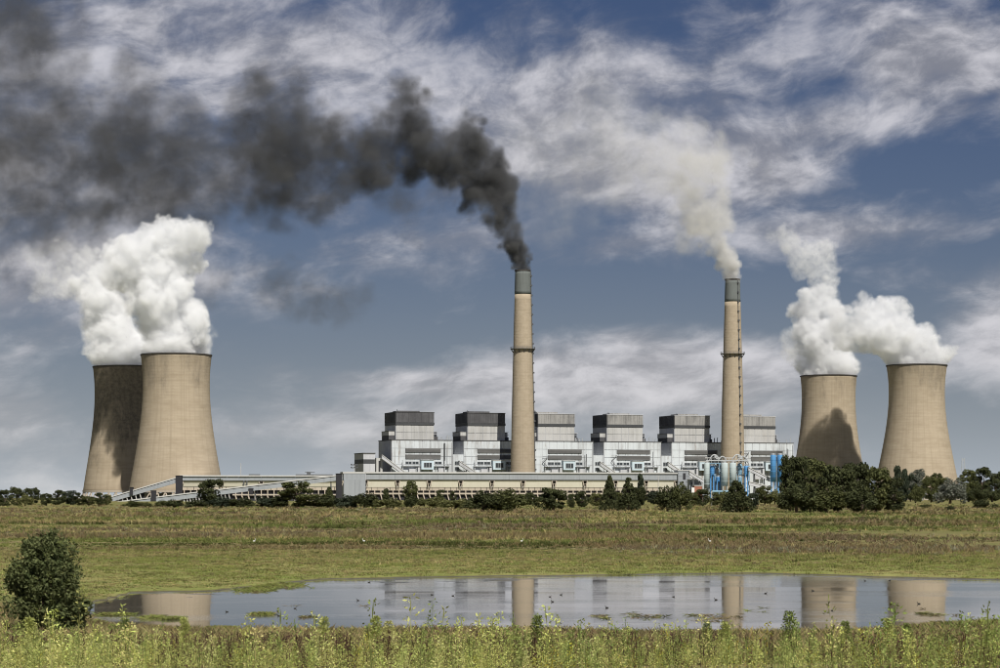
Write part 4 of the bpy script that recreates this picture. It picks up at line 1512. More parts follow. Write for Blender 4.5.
def far_field():
    rg = np.random.default_rng(11)
    n = 46000
    inv = rg.uniform(1 / 1400.0, 1 / 176.0, n)
    Y = 1 / inv
    X = rg.uniform(-.245, .245, n) * Y
    z, s = ground_z(X, Y)
    dens = fbm2(X / 30 + 2, Y / 55, 41, 3)
    bald = fbm2(X / 38 + 31, Y / 26, 43, 3)
    keep = (s < -6) & ((Y > 188 + 56 * fbm2(X / 9, Y / 15, 2, 3)) | (rg.uniform(0, 1, n) < .06)) & (dens > rg.uniform(.18, .44, n))
    X, Y, z, bald = X[keep], Y[keep], z[keep], bald[keep]
    a = np.clip((fbm2(X / 60, Y / 30, 51, 4) - .5) * 1.7 + .5, 0, 1)
    b = np.clip((fbm2(X / 30, Y / 18, 61, 4) - .5) * 1.7 + .5, 0, 1)
    d = np.clip((fbm2(X / 50, Y / 45, 71, 3) - .5) * 1.6 + .5, 0, 1)
    near = np.clip((260 - Y) / 70, 0, 1)
    W = (np.stack([np.clip(a - .42, .02, 1) * 6, np.clip(d - .45, .01, 1) * 6 * (1 - near * .7), np.clip(.60 - a, .02, 1) * 5, np.clip(b - .53, .0, 1) * 8 + .14, np.clip(.41 - b, .0, 1) * 8 + .05, near * .8 + .05, np.clip(d - .62, 0, 1) * 4], 1) + .03) ** 3.0
    C = palette(W, ['brown', 'mauve', 'green', 'straw', 'olive', 'fresh', 'grey'], rg)
    k = np.clip(Y / 300, .75, 3.2)
    hs = (.40 + .55 * np.clip(a - .3, 0, 1)) * rg.uniform(.7, 1.35, len(Y)) * np.clip(Y / 420, .55, 1.15)
    hs = np.where(Y < 212, hs * .6, hs) * np.clip(1.15 - (bald - .52) * 6, .35, 1.2)
    S = np.stack([k * rg.uniform(.7, 1.3, len(Y)), hs], 1)
    pr = [tuft(9, .42, 1.0, .30, 200 + j, .055) for j in range(6)]
    scatter('meadow_grass', pr, np.stack([X, Y, z], 1), S, C, BL, 1, label='brown and green meadow grass between the pond and the power station', cat='grass')


far_field()


def shore_grass():
    rg = np.random.default_rng(12)
    pr = [tuft(11, .16, 1.0, .34, 220 + j, .014) for j in range(6)]
    # dry grass of the near bank
    n = 24000
    Y = rg.uniform(52, 106, n)
    X = rg.uniform(-.26, .26, n) * Y
    z, s = ground_z(X, Y)
    keep = (s < -.15) & (s > -60)
    yn = np.interp(X, NEAR[:, 0], NEAR[:, 1])
    keep &= Y < yn + 2
    X, Y, z, s = X[keep], Y[keep], z[keep], s[keep]
    a = fbm2(X / 5, Y / 7, 81, 4)
    edge = np.clip(1 + s / 3.0, 0, 1)
    right = np.clip((X - 14) / 6, 0, 1)
    W = np.stack([np.clip(a - .3, .05, 1) * 4, np.clip(.62 - a, .05, 1) * 4.5, edge * .9 + right * 1.6 + .12, .18 + right * .5 + 0 * a], 1)
    C = palette(W, ['brown', 'straw', 'fresh', 'olive'], rg)
    S = np.stack([rg.uniform(.8, 1.5, len(Y)), rg.uniform(.26, .55, len(Y)) * np.clip(.25 - s * .085, .25, 1)], 1)
    scatter('bank_grass', pr, np.stack([X, Y, z], 1), S, C, BL, 2, label='dry straw-brown grass on the near bank of the pond', cat='grass')
    # short turf of the far shore
    n = 30000
    X = rg.uniform(-52, 54, n)
    Y = rg.uniform(118, 224, n)
    z, s = ground_z(X, Y)
    yf = np.interp(X, FAR[:, 0], FAR[:, 1])
    keep = (s < -.1) & (Y > yf - 2)
    X, Y, z = X[keep], Y[keep], z[keep]
    a = fbm2(X / 9, Y / 9, 91, 3)
    pr2 = [tuft(16, .45, 1.0, .07, 260 + j, .020) for j in range(6)]
    C = palette(np.stack([np.clip(a - .2, .05, 1), np.clip(.7 - a, .05, 1) * .7, .10 + 0 * a, .12 + 0 * a], 1), ['fresh', 'straw', 'olive', 'brown'], rg)
    S = np.stack([rg.uniform(.6, 1.3, len(Y)), rg.uniform(.05, .16, len(Y)) * (.5 + a) * np.interp(Y, [150, 200, 224], [.8, 1.2, 2.0])], 1)
    scatter('shore_turf', pr2, np.stack([X, Y, z], 1), S, C, BL, 3, label='short green turf along the far shore of the pond', cat='grass')
    # sedge standing in the water: sparse near the bank, a few green islets at left
    n = 5200
    Y = rg.uniform(91, 122, n)
    X = rg.uniform(-.22, .23, n) * Y
    z, s = ground_z(X, Y)
    yn = np.interp(X, NEAR[:, 0], NEAR[:, 1])
    pat = fbm2(X / 2.6 + 7, Y / 3.2, 101, 3)
    dn = np.clip(1 - (Y - yn) / 9.0, 0, 1)
    keep = (s > .05) & (pat > .66 - dn * .14 + rg.uniform(0, .08, n)) & (rg.uniform(0, 1, n) < .30 * dn + .02)
    isl = np.zeros(n, bool)
    for px, y, wpx, hpx in ((115, 615, 14, 1.0), (153, 618, 8, 1.4), (172, 619, 8, .8), (262, 614.5, 9, .8), (222, 629, 12, 1.0), (275, 586, 26, 3), (257, 590, 16, 2.4), (310, 617, 10, 1.2), (600, 617, 8, 3), (645, 616, 30, 4), (715, 617, 30, 4), (930, 614, 20, 3), (620, 574.8, 18, .8)):
        x0, y0 = wpt(px, y)
        n2 = int((70 + wpx * 7) * (1.0 if px < 300 else .10))
        xx = x0 + rg.normal(size=n2) * wpx * .45 / F * y0
        yy = y0 + rg.normal(size=n2) * hpx * .45 * y0 / (y - HZ)
        X = np.append(X, xx)
        Y = np.append(Y, yy)
        keep = np.append(keep, np.ones(n2, bool))
        isl = np.append(isl, np.full(n2, y < 600 or px < 300))
    X, Y, isl = X[keep], Y[keep], isl[keep]
    W = np.stack([np.where(isl, .8, .15), np.where(isl, .1, .4), np.where(isl, .1, .5)], 1)
    C = palette(W, ['fresh', 'olive', 'brown'], rg)
    S = np.stack([rg.uniform(.6, 1.3, len(Y)), np.where(isl, 1.0, .7) * rg.uniform(.04, .16, len(Y))], 1)
    scatter('water_sedge', pr, np.stack([X, Y, np.zeros(len(X)) - .01], 1), S, C, BL, 4, label='thin sedge and green islets standing in the pond shallows', cat='sedge')


shore_grass()


def weed_proto(n, seed, wide=.30, leaf=.055, droop=.2, tip=.75):
    """upright leafy weed one metre high: stem plus side sprays of small leaves"""
    rg = np.random.default_rng(seed)
    v, f, t = [], [], []

    def tri(p, d, L, w, tone):
        d = d / np.linalg.norm(d)
        s = np.cross(d, rg.normal(size=3))
        s /= np.linalg.norm(s)
        b = len(v)
        v.extend([p, p + d * L * .5 + s * w, p + d * L, p + d * L * .5 - s * w])
        f.extend([(b, b + 1, b + 2), (b, b + 2, b + 3)])
        t.extend([tone] * 4)
    bend = rg.normal(size=2) * .06
    st = lambda z: np.array([bend[0] * z * z, bend[1] * z * z, z])
    for z0, z1 in ((-.05, .35), (.35, .7), (.7, 1.0)):
        tri(st(z0), st(z1) - st(z0), z1 - z0, .012, .6)
    for i in range(n):
        z = rg.uniform(.06, 1.0) ** .85
        a = rg.uniform(0, 6.283)
        r = wide * (1.06 - z) ** tip * rg.uniform(.05, 1.0)
        up = rg.uniform(0, .18)
        p = st(min(z, 1.0)) + np.array([r * np.cos(a), r * np.sin(a), up * r * 2])
        d = np.array([np.cos(a) * .8, np.sin(a) * .8, rg.uniform(-droop, 1.0)]) + rg.normal(size=3) * .35
        tri(p, d, leaf * rg.uniform(.7, 1.5), leaf * rg.uniform(.18, .30), rg.uniform(.72, 1.3))
    return np.array(v, float), np.array(f), np.array(t)


G.update(weed=(.470, .510, .155), weed2=(.225, .280, .080), weed3=(.580, .570, .225), dock=(.085, .045, .036), flower=(.42, .38, .05))
WP = [weed_proto(64, 300 + j, .24 + .04 * (j % 3)) for j in range(8)]
DP = [weed_proto(60, 340 + j, .13, .045) for j in range(4)]


def weeds():
    rg = np.random.default_rng(13)
    n = 4600
    Y = 33 + 27 * rg.uniform(0, 1, n) ** .8
    X = rg.uniform(-.25, .25, n) * Y
    z, s = ground_z(X, Y)
    den = fbm2(X / 3.5, Y / 5, 111, 3)
    keep = den > np.clip((Y - 38) / 20, 0, 1) * .34 + .30
    X, Y, z = X[keep], Y[keep], z[keep]
    a = fbm2(X / 3.0, Y / 4.0, 121, 3)
    left = np.clip(.6 - X / 22, .2, 1.4)
    W = np.stack([1.1 * left, .75 + 0 * X, .45 * left, 0 * X + .0], 1)
    W[:, 3] = .03 + np.clip(X / 40, 0, .05)
    C = palette(W, ['weed', 'weed2', 'weed3', 'flower'], rg)
    hh = (rg.uniform(.25, .60, len(Y)) + rg.exponential(.12, len(Y))) * (.72 + 1.1 * np.clip(a - .32, 0, 1)) * np.interp(Y, [33, 45, 56, 64], [1.2, 1.1, .9, .7])
    S = np.stack([hh * rg.uniform(.75, 1.2, len(Y)), hh], 1)
    scatter('foreground_weeds', WP, np.stack([X, Y, z], 1), S, C, BL, 5, label='thick pale green leafy weeds along the bottom of the picture', cat='weeds')
    # dark maroon dock spikes, in drifts
    n = 4200
    Y = 36 + 24 * rg.uniform(0, 1, n)
    X = rg.uniform(-.25, .25, n) * Y
    z, s = ground_z(X, Y)
    b = fbm2(X / 2.6 + 9, Y / 3.0, 131, 3)
    mid = np.exp(-((X - 1.8) / 4.5) ** 2) * .10
    keep = b > .57 - mid
    X, Y, z = X[keep], Y[keep], z[keep]
    C = palette(np.stack([np.ones(len(X)), .2 * np.ones(len(X))], 1), ['dock', 'brown'], rg)
    hh = rg.uniform(.40, .80, len(Y))
    S = np.stack([hh, hh], 1)
    scatter('dock_stalks', DP, np.stack([X, Y, z], 1), S, C, BL, 6, label='dark maroon dock stalks among the foreground weeds', cat='weeds')


weeds()

# the weeds that stand out above the rest
for j, (px, ytop, Yd, col, label) in enumerate([
    (33, 618, 47, 'weed', 'tall pale weed in front of the dark bush at lower left'),
    (127, 619, 50, 'weed2', 'thin dark green weed against the brown reflection, right of the bush'),
    (184, 619, 49, 'weed', 'bushy pale weed below the green islets'),
    (322, 618, 47, 'weed', 'large arching pale weed left of bottom centre'),
    (375, 617, 48, 'weed', 'upright pale weed in front of the dark building reflections'),
    (388, 622, 46, 'weed3', 'yellowish bushy weed right of the upright pale one'),
    (533, 616, 46, 'weed2', 'tall pointed green weed below the chimney reflection'),
    (706, 622, 49, 'weed2', 'slim green weed left of the second chimney\'s reflection'),
    (726, 622, 46, 'weed', 'broad pale weed under the second chimney\'s reflection'),
    (791, 612, 46, 'weed2', 'tallest dark green weed of the right half, before the dark tree reflection'),
    (846, 622, 47, 'weed2', 'upright weed before the shaded tower reflection'),
    (889, 619, 46, 'weed', 'tall pale weed before the right tower reflection'),
    (909, 624, 48, 'weed2', 'greener weed right of the tall pale one'),
    (985, 630, 44, 'weed', 'pale bushy weed at the lower right corner'),
]):
    X = (px - 500) / F * Yd
    z = gz(X, Yd)
    h = CZ + (HZ - ytop) / F * Yd - z
    pv, pf, pt = weed_proto(1300, 400 + j, .22, .042, tip=.5)
    pc = np.array(G[col])[None] * pt[:, None] * .78
    o = empty('tall_weed', (X, Yd, z), 0, label=label, cat='weed', group='tall weeds standing out of the foreground')
    link('stem', arr_mesh('stem', pv[:12] * h, pf[:6], pc[:12]), o, BL)
    link('foliage', arr_mesh('foliage', pv[12:] * h, pf[6:] - 12, pc[12:]), o, BL)


# ------------------------------------------------------------------ birds, stakes
def ball(mb, c, r, n=10, m=6):
    pr = [(max(.001, math.sin(math.pi * i / m)), -math.cos(math.pi * i / m)) for i in range(m + 1)]
    b = len(mb.v)
    for rr, z in pr:
        for k in range(n):
            t = 2 * math.pi * k / n
            mb.v.append((c[0] + r[0] * rr * math.cos(t), c[1] + r[1] * rr * math.sin(t), c[2] + r[2] * z))
    for i in range(m):
        for k in range(n):
            k2 = (k + 1) % n
            mb.f.append((b + i * n + k, b + i * n + k2, b + (i + 1) * n + k2, b + (i + 1) * n + k))
    return mb


DUCK = ball(MB(), (0, 0, .05), (.21, .10, .09))
DUCK.add([(-.16, -.05, .07), (-.16, .05, .07), (-.30, 0, .13), (-.18, 0, .02)], [(0, 1, 2), (0, 2, 3), (1, 3, 2), (0, 3, 1)])
DUCK.tube([(.14, 0, .08), (.19, 0, .17), (.21, 0, .22)], [.045, .032, .035], 6)
DUCK_ME = DUCK.mesh('body', True)
HEAD_ME = ball(MB(), (.22, 0, .24), (.055, .042, .042), 8, 5).mesh('head', True)
BEAK_ME = MB().add([(.27, -.018, .245), (.27, .018, .245), (.27, 0, .222), (.335, 0, .232)], [(0, 2, 1), (0, 1, 3), (1, 2, 3), (2, 0, 3)]).mesh('beak')
ORD = 'first second third fourth fifth sixth seventh eighth ninth tenth eleventh twelfth thirteenth fourteenth fifteenth sixteenth seventeenth eighteenth nineteenth twentieth twenty-first twenty-second'.split()
for j, (px, y) in enumerate(sorted([(108, 603), (227, 612), (369, 582.5), (358, 600.6), (278, 611.4), (295, 608.6), (279, 616), (432, 595), (453, 596), (491, 627), (550, 597), (552.5, 602), (561, 595), (673.5, 597), (716, 600), (607, 608), (765.6, 593.6), (813, 591), (865, 581), (919, 604), (832, 610.7), (889.6, 580.6)])):
    X, Y = wpt(px, y)
    o = empty('water_bird', (X, Y, 0), random.uniform(-.6, .6) + (math.pi if j % 2 else 0), label='small dark water bird floating on the pond, ' + ORD[j] + ' from the left', cat='bird', group='dark birds floating on the pond')
    o.scale = (random.uniform(.30, .40),) * 3
    link('body', DUCK_ME, o, M['bird'])
    link('head', HEAD_ME, o, M['bird'])
    link('beak', BEAK_ME, o, M['wood'])

EG = ball(MB(), (0, 0, .36), (.24, .11, .12))
EG.tube([(.16, 0, .42), (.26, 0, .55), (.23, 0, .68), (.28, 0, .78)], [.05, .032, .028, .03], 6)
EG_ME = EG.mesh('body', True)
EH_ME = ball(MB(), (.30, 0, .80), (.06, .038, .036), 8, 5).mesh('head', True)
EL_ME = MB().bar((0, .04, 0), (.02, .04, .30), .022).mesh('leg')
EB_ME = MB().add([(.35, -.015, .81), (.35, .015, .81), (.35, 0, .79), (.46, 0, .79)], [(0, 2, 1), (0, 1, 3), (1, 2, 3), (2, 0, 3)]).mesh('beak')
for px, y, lb in ((364, 553, 'white egret in the grass below the light shrubs left of centre'), (254, 556, 'white egret in the grass furthest to the left'),
                  (521.5, 548, 'white egret in the grass below the black-smoke chimney'), (710, 546.5, 'white egret in the grass below the silos')):
    X, Y, z = ground_at_row(px, y)
    o = empty('white_egret', (X, Y, z + .25), random.uniform(0, 6), label=lb, cat='bird', group='white egrets in the meadow')
    o.scale = (.6, .6, .6)
    link('body', EG_ME, o, M['egret'])
    link('head', EH_ME, o, M['egret'])
    link('beak', EB_ME, o, M['wood'])
    for s in (0, -.08):
        link('leg', EL_ME, o, M['wood']).location = (0, s, 0)


def stake(px, Yd, ytop, label, r):
    X = (px - 500) / F * Yd
    z = gz(X, Yd)
    h = CZ + (HZ - ytop) / F * Yd - z
    mb = MB().tube([(0, 0, -.3), (.01, 0, h * .5), (.03, 0, h * .93), (.05, 0, h)], [r, r * .9, r * .85, r * .4], 7)
    o = mb.build('wooden_stake', M['wood'], None, True)
    o.location = (X, Yd, z)
    return prop(o, label=label, cat='stake', group='wooden stakes')


stake(631, 88, 630, 'short dark stake at the water\'s near edge below centre', .06)
stake(882.5, 800, 513.5, 'dark fence stake in the meadow below the dark tree clump', .32)
stake(850.5, 800, 514.2, 'stubby dark stake left of the fence stake in the meadow', .40)


# ------------------------------------------------------------------ smoke and steam
def lattice(N, cells, rg):
    """smooth random field on grid N with about `cells` cells along each axis"""
    g = rg.uniform(-1, 1, [int(c) + 3 for c in cells]).astype(np.float32)
    for ax in range(3):
        x = np.linspace(0, cells[ax], N[ax], dtype=np.float32) + .37
        i = np.floor(x).astype(int)
        f = (x - i)
        f = f * f * (3 - 2 * f)
        sh = [1, 1, 1]
        sh[ax] = -1
        f = f.reshape(sh)
        g = np.take(g, i, ax) * (1 - f) + np.take(g, i + 1, ax) * f
    return g


def fbm3(N, vox, scale, rg, oct_=4, gain=.55):
    s = np.zeros(N, np.float32)
    a, tot = 1.0, 0
    for o in range(oct_):
        sc_ = scale / 2 ** o
        if sc_ < vox * 1.6:
            break
        s += a * lattice(N, [n * vox / sc_ for n in N], rg)
        tot += a
        a *= gain
    return s / tot * 1.7


def volume(name, Yd, puffs, vox, mat, seed, label, kids=(), amp=.5, nscale=25.0, sharp=2.2, soft=1.0, depth=1.0, carve=0.0, rim=None, grow=1.0):
    """puffs: (px, row, radius px, weight[, depth offset px]); children puffs roughen the outline"""
    rg = np.random.default_rng(seed)
    k = Yd / F
    P, R, Wt = [], [], []
    for q in puffs:
        px, y, r, w = q[:4]
        dy = q[4] if len(q) > 4 else rg.uniform(-.45, .45) * r * depth
        P.append(((px - 500) * k, Yd + dy * k, CZ + (HZ - y) * k))
        R.append(r * k * grow)
        Wt.append(w)
    P, R, Wt = np.array(P), np.array(R), np.array(Wt)
    src = (P, R, Wt)
    for cnt, f0, f1 in kids:
        Pn, Rn, Wn = [], [], []
        for p, r, w in zip(*src):
            u = rg.normal(size=(cnt, 3))
            u /= np.linalg.norm(u, axis=1)[:, None]
            Pn.append(p + u * (r * rg.uniform(.70, 1.0, cnt))[:, None])
            Rn.append(r * rg.uniform(f0, f1, cnt))
            Wn.append(np.full(cnt, w))
        src = (np.concatenate(Pn), np.concatenate(Rn), np.concatenate(Wn))
        P, R, Wt = np.concatenate([P, src[0]]), np.concatenate([R, src[1]]), np.concatenate([Wt, src[2]])
    lo = (P - R[:, None] * 1.25).min(0)
    hi = (P + R[:, None] * 1.25).max(0)
    N = [int(math.ceil(q)) + 1 for q in (hi - lo) / vox]
    hi = lo + (np.array(N) - 1) * vox
    nz = fbm3(N, vox, nscale, rg, 5)
    D = np.zeros(N, np.float32)
    ax = [np.arange(n, dtype=np.float32) * vox for n in N]
    for p, r, w in zip(P - lo, R, Wt):
        a = [max(0, int((p[i] - r * 1.25) / vox)) for i in range(3)]
        b = [min(N[i], int((p[i] + r * 1.25) / vox) + 2) for i in range(3)]
        sl_ = tuple(slice(a[i], b[i]) for i in range(3))
        d2 = ((ax[0][a[0]:b[0]] - p[0]) ** 2)[:, None, None] + ((ax[1][a[1]:b[1]] - p[1]) ** 2)[None, :, None] + ((ax[2][a[2]:b[2]] - p[2]) ** 2)[None, None, :]
        q = np.clip((1 - d2 / (r * r) + amp * nz[sl_]) * sharp, 0, 1)
        q *= np.clip((1.5 - d2 / (r * r)) * 3, 0, 1)
        if soft != 1.0:
            q = q ** soft
        D[sl_] = np.maximum(D[sl_], q * w)
    if carve:
        cv = np.clip((.55 if 'smoke' in name else .8) + carve * fbm3(N, vox, nscale * .55, rg, 4), .03, 1.6)
        if 'smoke' in name:                            # still whole where it leaves the chimney
            up = np.clip((ax[2] + lo[2] - P[0][2] - 6) / 22, 0, 1)[None, None, :]
            up = np.maximum(up, np.clip((np.abs(ax[0] + lo[0] - P[0][0]) - 20) / 12, 0, 1)[:, None, None])
            cv = cv * up + 1.3 * (1 - up)
        D *= cv
    if rim is not None:                                # nothing below the mouth it comes from
        zr = CZ + (HZ - rim) * k - lo[2]
        D *= np.clip((ax[2] - zr + 1.5) / 1.5, 0, 1)[None, None, :]
        rr = np.sqrt(((ax[0] - (P[0][0] - lo[0])) ** 2)[:, None] + ((ax[1] - (P[0][1] - lo[1])) ** 2)[None, :])[:, :, None]
        lim = R[0] * (1.01 + .03 * np.clip(ax[2] - zr, 0, 99) + np.clip((ax[2] - zr - 9) * .25, 0, 99))[None, None, :]
        D *= np.clip((lim - rr) / 2.5, 0, 1)
    # one voxel of air all round
    D[0] = D[-1] = 0
    D[:, 0] = D[:, -1] = 0
    D[:, :, 0] = D[:, :, -1] = 0
    base = np.array([P[0][0], P[0][1], lo[2]])
    mn, mx = lo - base, hi - base
    me = bpy.data.meshes.new(name)
    me.vertices.add(D.size)
    zz, yy, xx = np.meshgrid(np.linspace(mn[2], mx[2], N[2]), np.linspace(mn[1], mx[1], N[1]), np.linspace(mn[0], mx[0], N[0]), indexing='ij')
    me.vertices.foreach_set('co', np.stack([xx, yy, zz], -1).astype(np.float32).ravel())
    a = me.attributes.new('dens', 'FLOAT', 'POINT')
    a.data.foreach_set('value', np.ascontiguousarray(D.transpose(2, 1, 0)).ravel())
    me.materials.append(mat)
    ob = link(name, me)
    ob.location = base
    ng = bpy.data.node_groups.new(name, 'GeometryNodeTree')
    ng.interface.new_socket('Geometry', in_out='INPUT', socket_type='NodeSocketGeometry')
    ng.interface.new_socket('Geometry', in_out='OUTPUT', socket_type='NodeSocketGeometry')
    nn, L = ng.nodes.new, ng.links.new
    gi, go, vc = nn('NodeGroupInput'), nn('NodeGroupOutput'), nn('GeometryNodeVolumeCube')
    vc.inputs['Min'].default_value = mn
    vc.inputs['Max'].default_value = mx
    for q, i in enumerate(('Resolution X', 'Resolution Y', 'Resolution Z')):
        vc.inputs[i].default_value = N[q]
    mr = nn('ShaderNodeMapRange')
    mr.data_type = 'FLOAT_VECTOR'
    for i, v in zip((7, 8, 9, 10), (mn, mx, (.5, .5, .5), [q - .5 for q in N])):
        mr.inputs[i].default_value = v
    L(nn('GeometryNodeInputPosition').outputs[0], mr.inputs[6])
    fl = nn('ShaderNodeVectorMath')
    fl.operation = 'FLOOR'
    L(mr.outputs[1], fl.inputs[0])
    sp = nn('ShaderNodeSeparateXYZ')
    L(fl.outputs[0], sp.inputs[0])
    ints = []
    for i in range(3):
        t_ = nn('FunctionNodeFloatToInt')
        L(sp.outputs[i], t_.inputs[0])
        ints.append(t_.outputs[0])

    def im(op, a_, b_):
        m_ = nn('FunctionNodeIntegerMath')
        m_.operation = op
        for i, v in enumerate((a_, b_)):
            if isinstance(v, int):
                m_.inputs[i].default_value = v
            else:
                L(v, m_.inputs[i])
        return m_.outputs[0]
    idx = im('ADD', ints[0], im('MULTIPLY', N[0], im('ADD', ints[1], im('MULTIPLY', N[1], ints[2]))))
    at = nn('GeometryNodeInputNamedAttribute')
    at.data_type = 'FLOAT'
    at.inputs[0].default_value = 'dens'
    si = nn('GeometryNodeSampleIndex')
    si.data_type = 'FLOAT'
    L(gi.outputs[0], si.inputs['Geometry'])
    L(at.outputs[0], si.inputs['Value'])
    L(idx, si.inputs['Index'])
    L(si.outputs[0], vc.inputs['Density'])
    sm = nn('GeometryNodeSetMaterial')
    sm.inputs['Material'].default_value = mat
    L(vc.outputs[0], sm.inputs[0])
    L(sm.outputs[0], go.inputs[0])
    ob.modifiers.new('cloud', 'NODES').node_group = ng
    return prop(ob, label=label, cat='smoke' if 'smoke' in name else 'steam', kind='stuff')


def vapour(name, col, dens, g, curl, lo=.15, hi=1.75):
    m = bpy.data.materials.new(name)
    m.use_nodes = True
    nt = m.node_tree
    nt.nodes.remove(nt.nodes['Principled BSDF'])
    v = nt.nodes.new('ShaderNodeVolumePrincipled')
    v.inputs['Color'].default_value = (*col, 1)
    v.inputs['Density'].default_value = dens
    v.inputs['Anisotropy'].default_value = g
    # fine eddies, finer than the cloud's own grid
    p = pos(nt)
    n = noise(nt, p, curl, 3, .6, .8)
    nt.links.new((n.step(.28, .72, lo, hi) * dens).k, v.inputs['Density'])
    nt.links.new(v.outputs[0], nt.nodes['Material Output'].inputs['Volume'])
    return m


STEAM = vapour('white_steam', (.985, .992, 1.0), .20, -.4, .16)
BLACK = vapour('black_smoke', (.145, .148, .153), .27, -.2, .085, .35, 1.5)
STEAM2 = vapour('grey_steam', (.958, .965, .975), .18, -.4, .16)
PALE = vapour('pale_smoke', (.84, .835, .82), .19, -.3, .11, .3, 1.55)

volume('steam_plume', 1850, [
    (176.3, 352, 35.5, 1, 0), (177, 341, 35, 1, 0), (170, 324, 31, 1), (163, 306, 29, 1), (157, 288, 28, 1), (163, 268, 27, .95), (172, 250, 27, .9), (190, 238, 20, .7), (165, 236, 17, .7),
    (148, 262, 22, .8), (140, 280, 20, .9), (126, 264, 19, .8, 0), (131, 248, 17, .7, 0), (116, 276, 15, .7, 0), (150, 244, 16, .6), (200, 232, 12, .4), (178, 228, 12, .45)],  # leftmost puffs added to this plume to shade the rear tower
    1.1, STEAM, 31, 'thick white steam rising from the sunlit left cooling tower', rim=354.6, kids=((14, .28, .5), (5, .3, .5)), amp=.62, nscale=16, sharp=1.5, carve=.35)
volume('steam_plume', 1962, [
    (127.2, 364, 34, 1, 0), (121, 352, 30, 1, 0), (112, 336, 25, 1), (105, 318, 24, 1), (100, 300, 24, 1), (93, 288, 19, .9), (112, 280, 24, .9), (120, 262, 24, .7), (126, 246, 18, .45),
    (78, 288, 14, .6), (66, 290, 12, .4), (60, 276, 15, .22), (46, 270, 16, .15), (42, 286, 14, .15), (58, 256, 17, .12), (90, 262, 20, .25), (36, 258, 14, .10)],
    1.2, STEAM, 32, 'white steam drifting left from the shaded left cooling tower', rim=366.6, kids=((12, .28, .5), (5, .3, .5)), amp=.7, nscale=16, sharp=1.3, carve=.4)
volume('steam_plume', 2118, [
    (828.6, 373, 28.5, 1, 0), (825, 362, 27, 1, 0), (821, 348, 26, 1), (816, 332, 25, 1), (815, 318, 23, 1), (820, 304, 20, .9), (826, 292, 15, .7), (796, 348, 15, .3), (790, 336, 12, .2),
    (800, 264, 14, .28), (816, 264, 16, .34), (824, 252, 13, .30), (792, 246, 13, .25), (782, 236, 11, .2), (828, 276, 12, .35), (806, 254, 13, .28), (771, 236, 8, .10)],
    1.2, STEAM2, 33, 'white steam climbing from the right tower with the ragged shadow', rim=375.6, kids=((14, .28, .5), (5, .3, .5)), amp=.66, nscale=16, sharp=1.45, carve=.38)
volume('steam_plume', 2000, [
    (916.7, 362, 30.5, 1, 0), (910, 353, 27, 1, 0), (894, 342, 25, 1), (880, 330, 24, 1), (866, 326, 22, .9), (852, 332, 19, .7), (890, 312, 17, .8), (904, 322, 12, .7), (846, 344, 14, .5),
    (860, 345, 15, .5), (935, 357, 11, .8), (942, 352, 7, .35), (842, 320, 14, .35), (862, 310, 14, .5), (900, 304, 8, .4)],
    1.15, STEAM2, 34, 'white steam leaning left from the rightmost cooling tower', rim=365.2, kids=((14, .28, .5), (5, .3, .5)), amp=.66, nscale=16, sharp=1.45, carve=.38)


def spine(pts, n, seed):
    """puffs strung along a path, each a little off it"""
    rg = np.random.default_rng(seed)
    out = []
    for a_, b_ in zip(pts[:-1], pts[1:]):
        for q in range(n):
            t_ = q / n
            px, y, r, w = [a_[i] + (b_[i] - a_[i]) * t_ for i in range(4)]
            j = r * float(np.interp(r, [8, 24, 34], [.04, .12, .32]))
            out.append((px + rg.normal() * j, y + rg.normal() * j, r * rg.uniform(.8, 1.1), w, rg.normal() * r * .35 if r > 9 else 0))
    return out


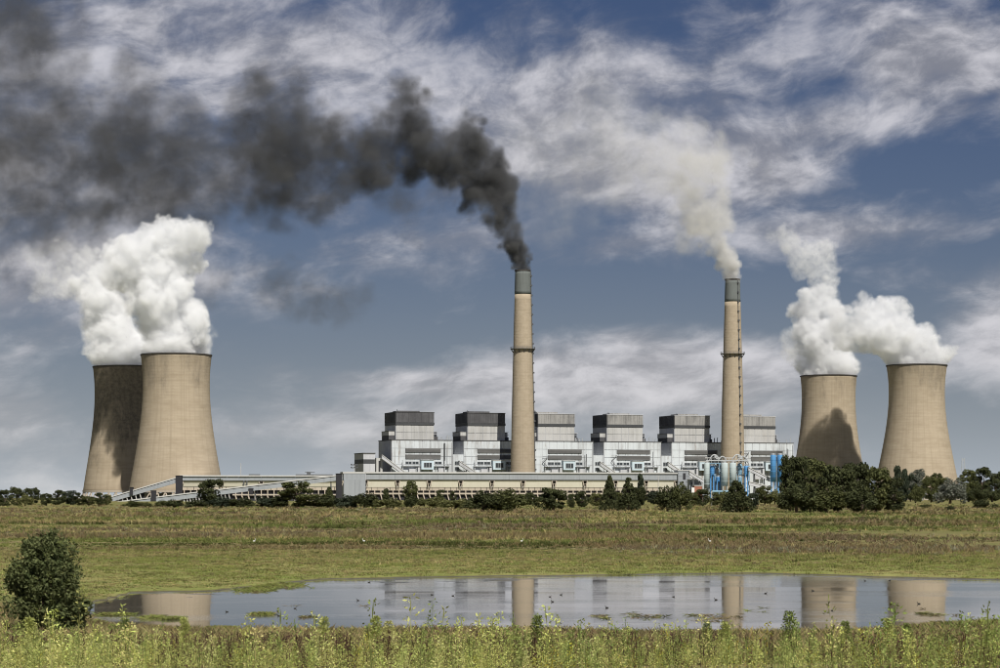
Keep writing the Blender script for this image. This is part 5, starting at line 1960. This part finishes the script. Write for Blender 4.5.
volume('smoke_plume', 2063, [(732.4, 278, 6.6, 1, 0)] + spine([
    (732, 276, 6.8, 1), (729, 266, 8.5, .95), (723, 252, 11.5, .8), (714, 236, 15, .62), (706, 214, 20, .46), (702, 190, 24, .36), (697, 168, 27, .28), (680, 154, 30, .12),
    (650, 152, 36, .07), (615, 156, 42, .05), (580, 168, 44, .035), (545, 178, 42, .02), (520, 180, 40, .01)], 3, 3) +
    [(744, 152, 9, .08), (752, 164, 8, .07), (768, 174, 9, .06), (770, 190, 8, .04), (690, 235, 18, .10), (688, 214, 20, .12)],
    1.6, PALE, 35, 'pale cream smoke rising from the right chimney', kids=((8, .30, .55),), amp=.7, nscale=24, sharp=1.1, carve=.5, grow=1.1)
volume('smoke_plume', 2000, [(522.6, 268.5, 6.8, 1.5, 0)] + spine([
    (522.5, 267, 6.9, 1.6), (517, 252, 10.5, 1.6), (506, 231, 16, 1.45), (495, 204, 21, 1.2), (482, 173, 24, 1.0), (464, 147, 26, .8), (440, 154, 29, .62), (410, 134, 33, .52), (375, 150, 36, .42),
    (335, 146, 40, .32), (295, 150, 43, .27), (255, 164, 45, .22), (215, 170, 46, .15), (170, 165, 52, .13), (125, 160, 56, .145), (80, 170, 58, .12), (35, 166, 62, .10), (-20, 150, 66, .10), (-60, 140, 66, .10)], 4, 5) +
    [(404, 104, 24, .5), (404, 88, 16, .45), (466, 122, 17, .6), (345, 118, 22, .24), (134, 120, 34, .08), (110, 190, 40, .07),
     (20, 70, 60, .085), (-10, 20, 66, .09), (40, 30, 54, .08), (60, 110, 56, .08), (0, 110, 60, .08), (60, 215, 46, .06), (90, 230, 40, .05), (20, 230, 46, .05),
     (402, 200, 22, .09), (410, 226, 15, .10), (416, 240, 9, .08), (386, 190, 22, .10), (440, 192, 18, .12), (210, 256, 26, .07), (222, 276, 22, .08), (204, 290, 18, .06), (280, 285, 28, .08), (312, 296, 28, .09),
     (344, 300, 24, .08), (296, 310, 18, .05), (366, 296, 12, .05), (260, 270, 24, .05), (320, 200, 30, .07), (270, 215, 30, .05)],
    2.1, BLACK, 36, 'black smoke pouring from the left chimney and trailing far to the left', kids=((8, .25, .5), (2, .35, .6)), amp=.75, nscale=36, sharp=1.1, carve=.6, grow=1.08)
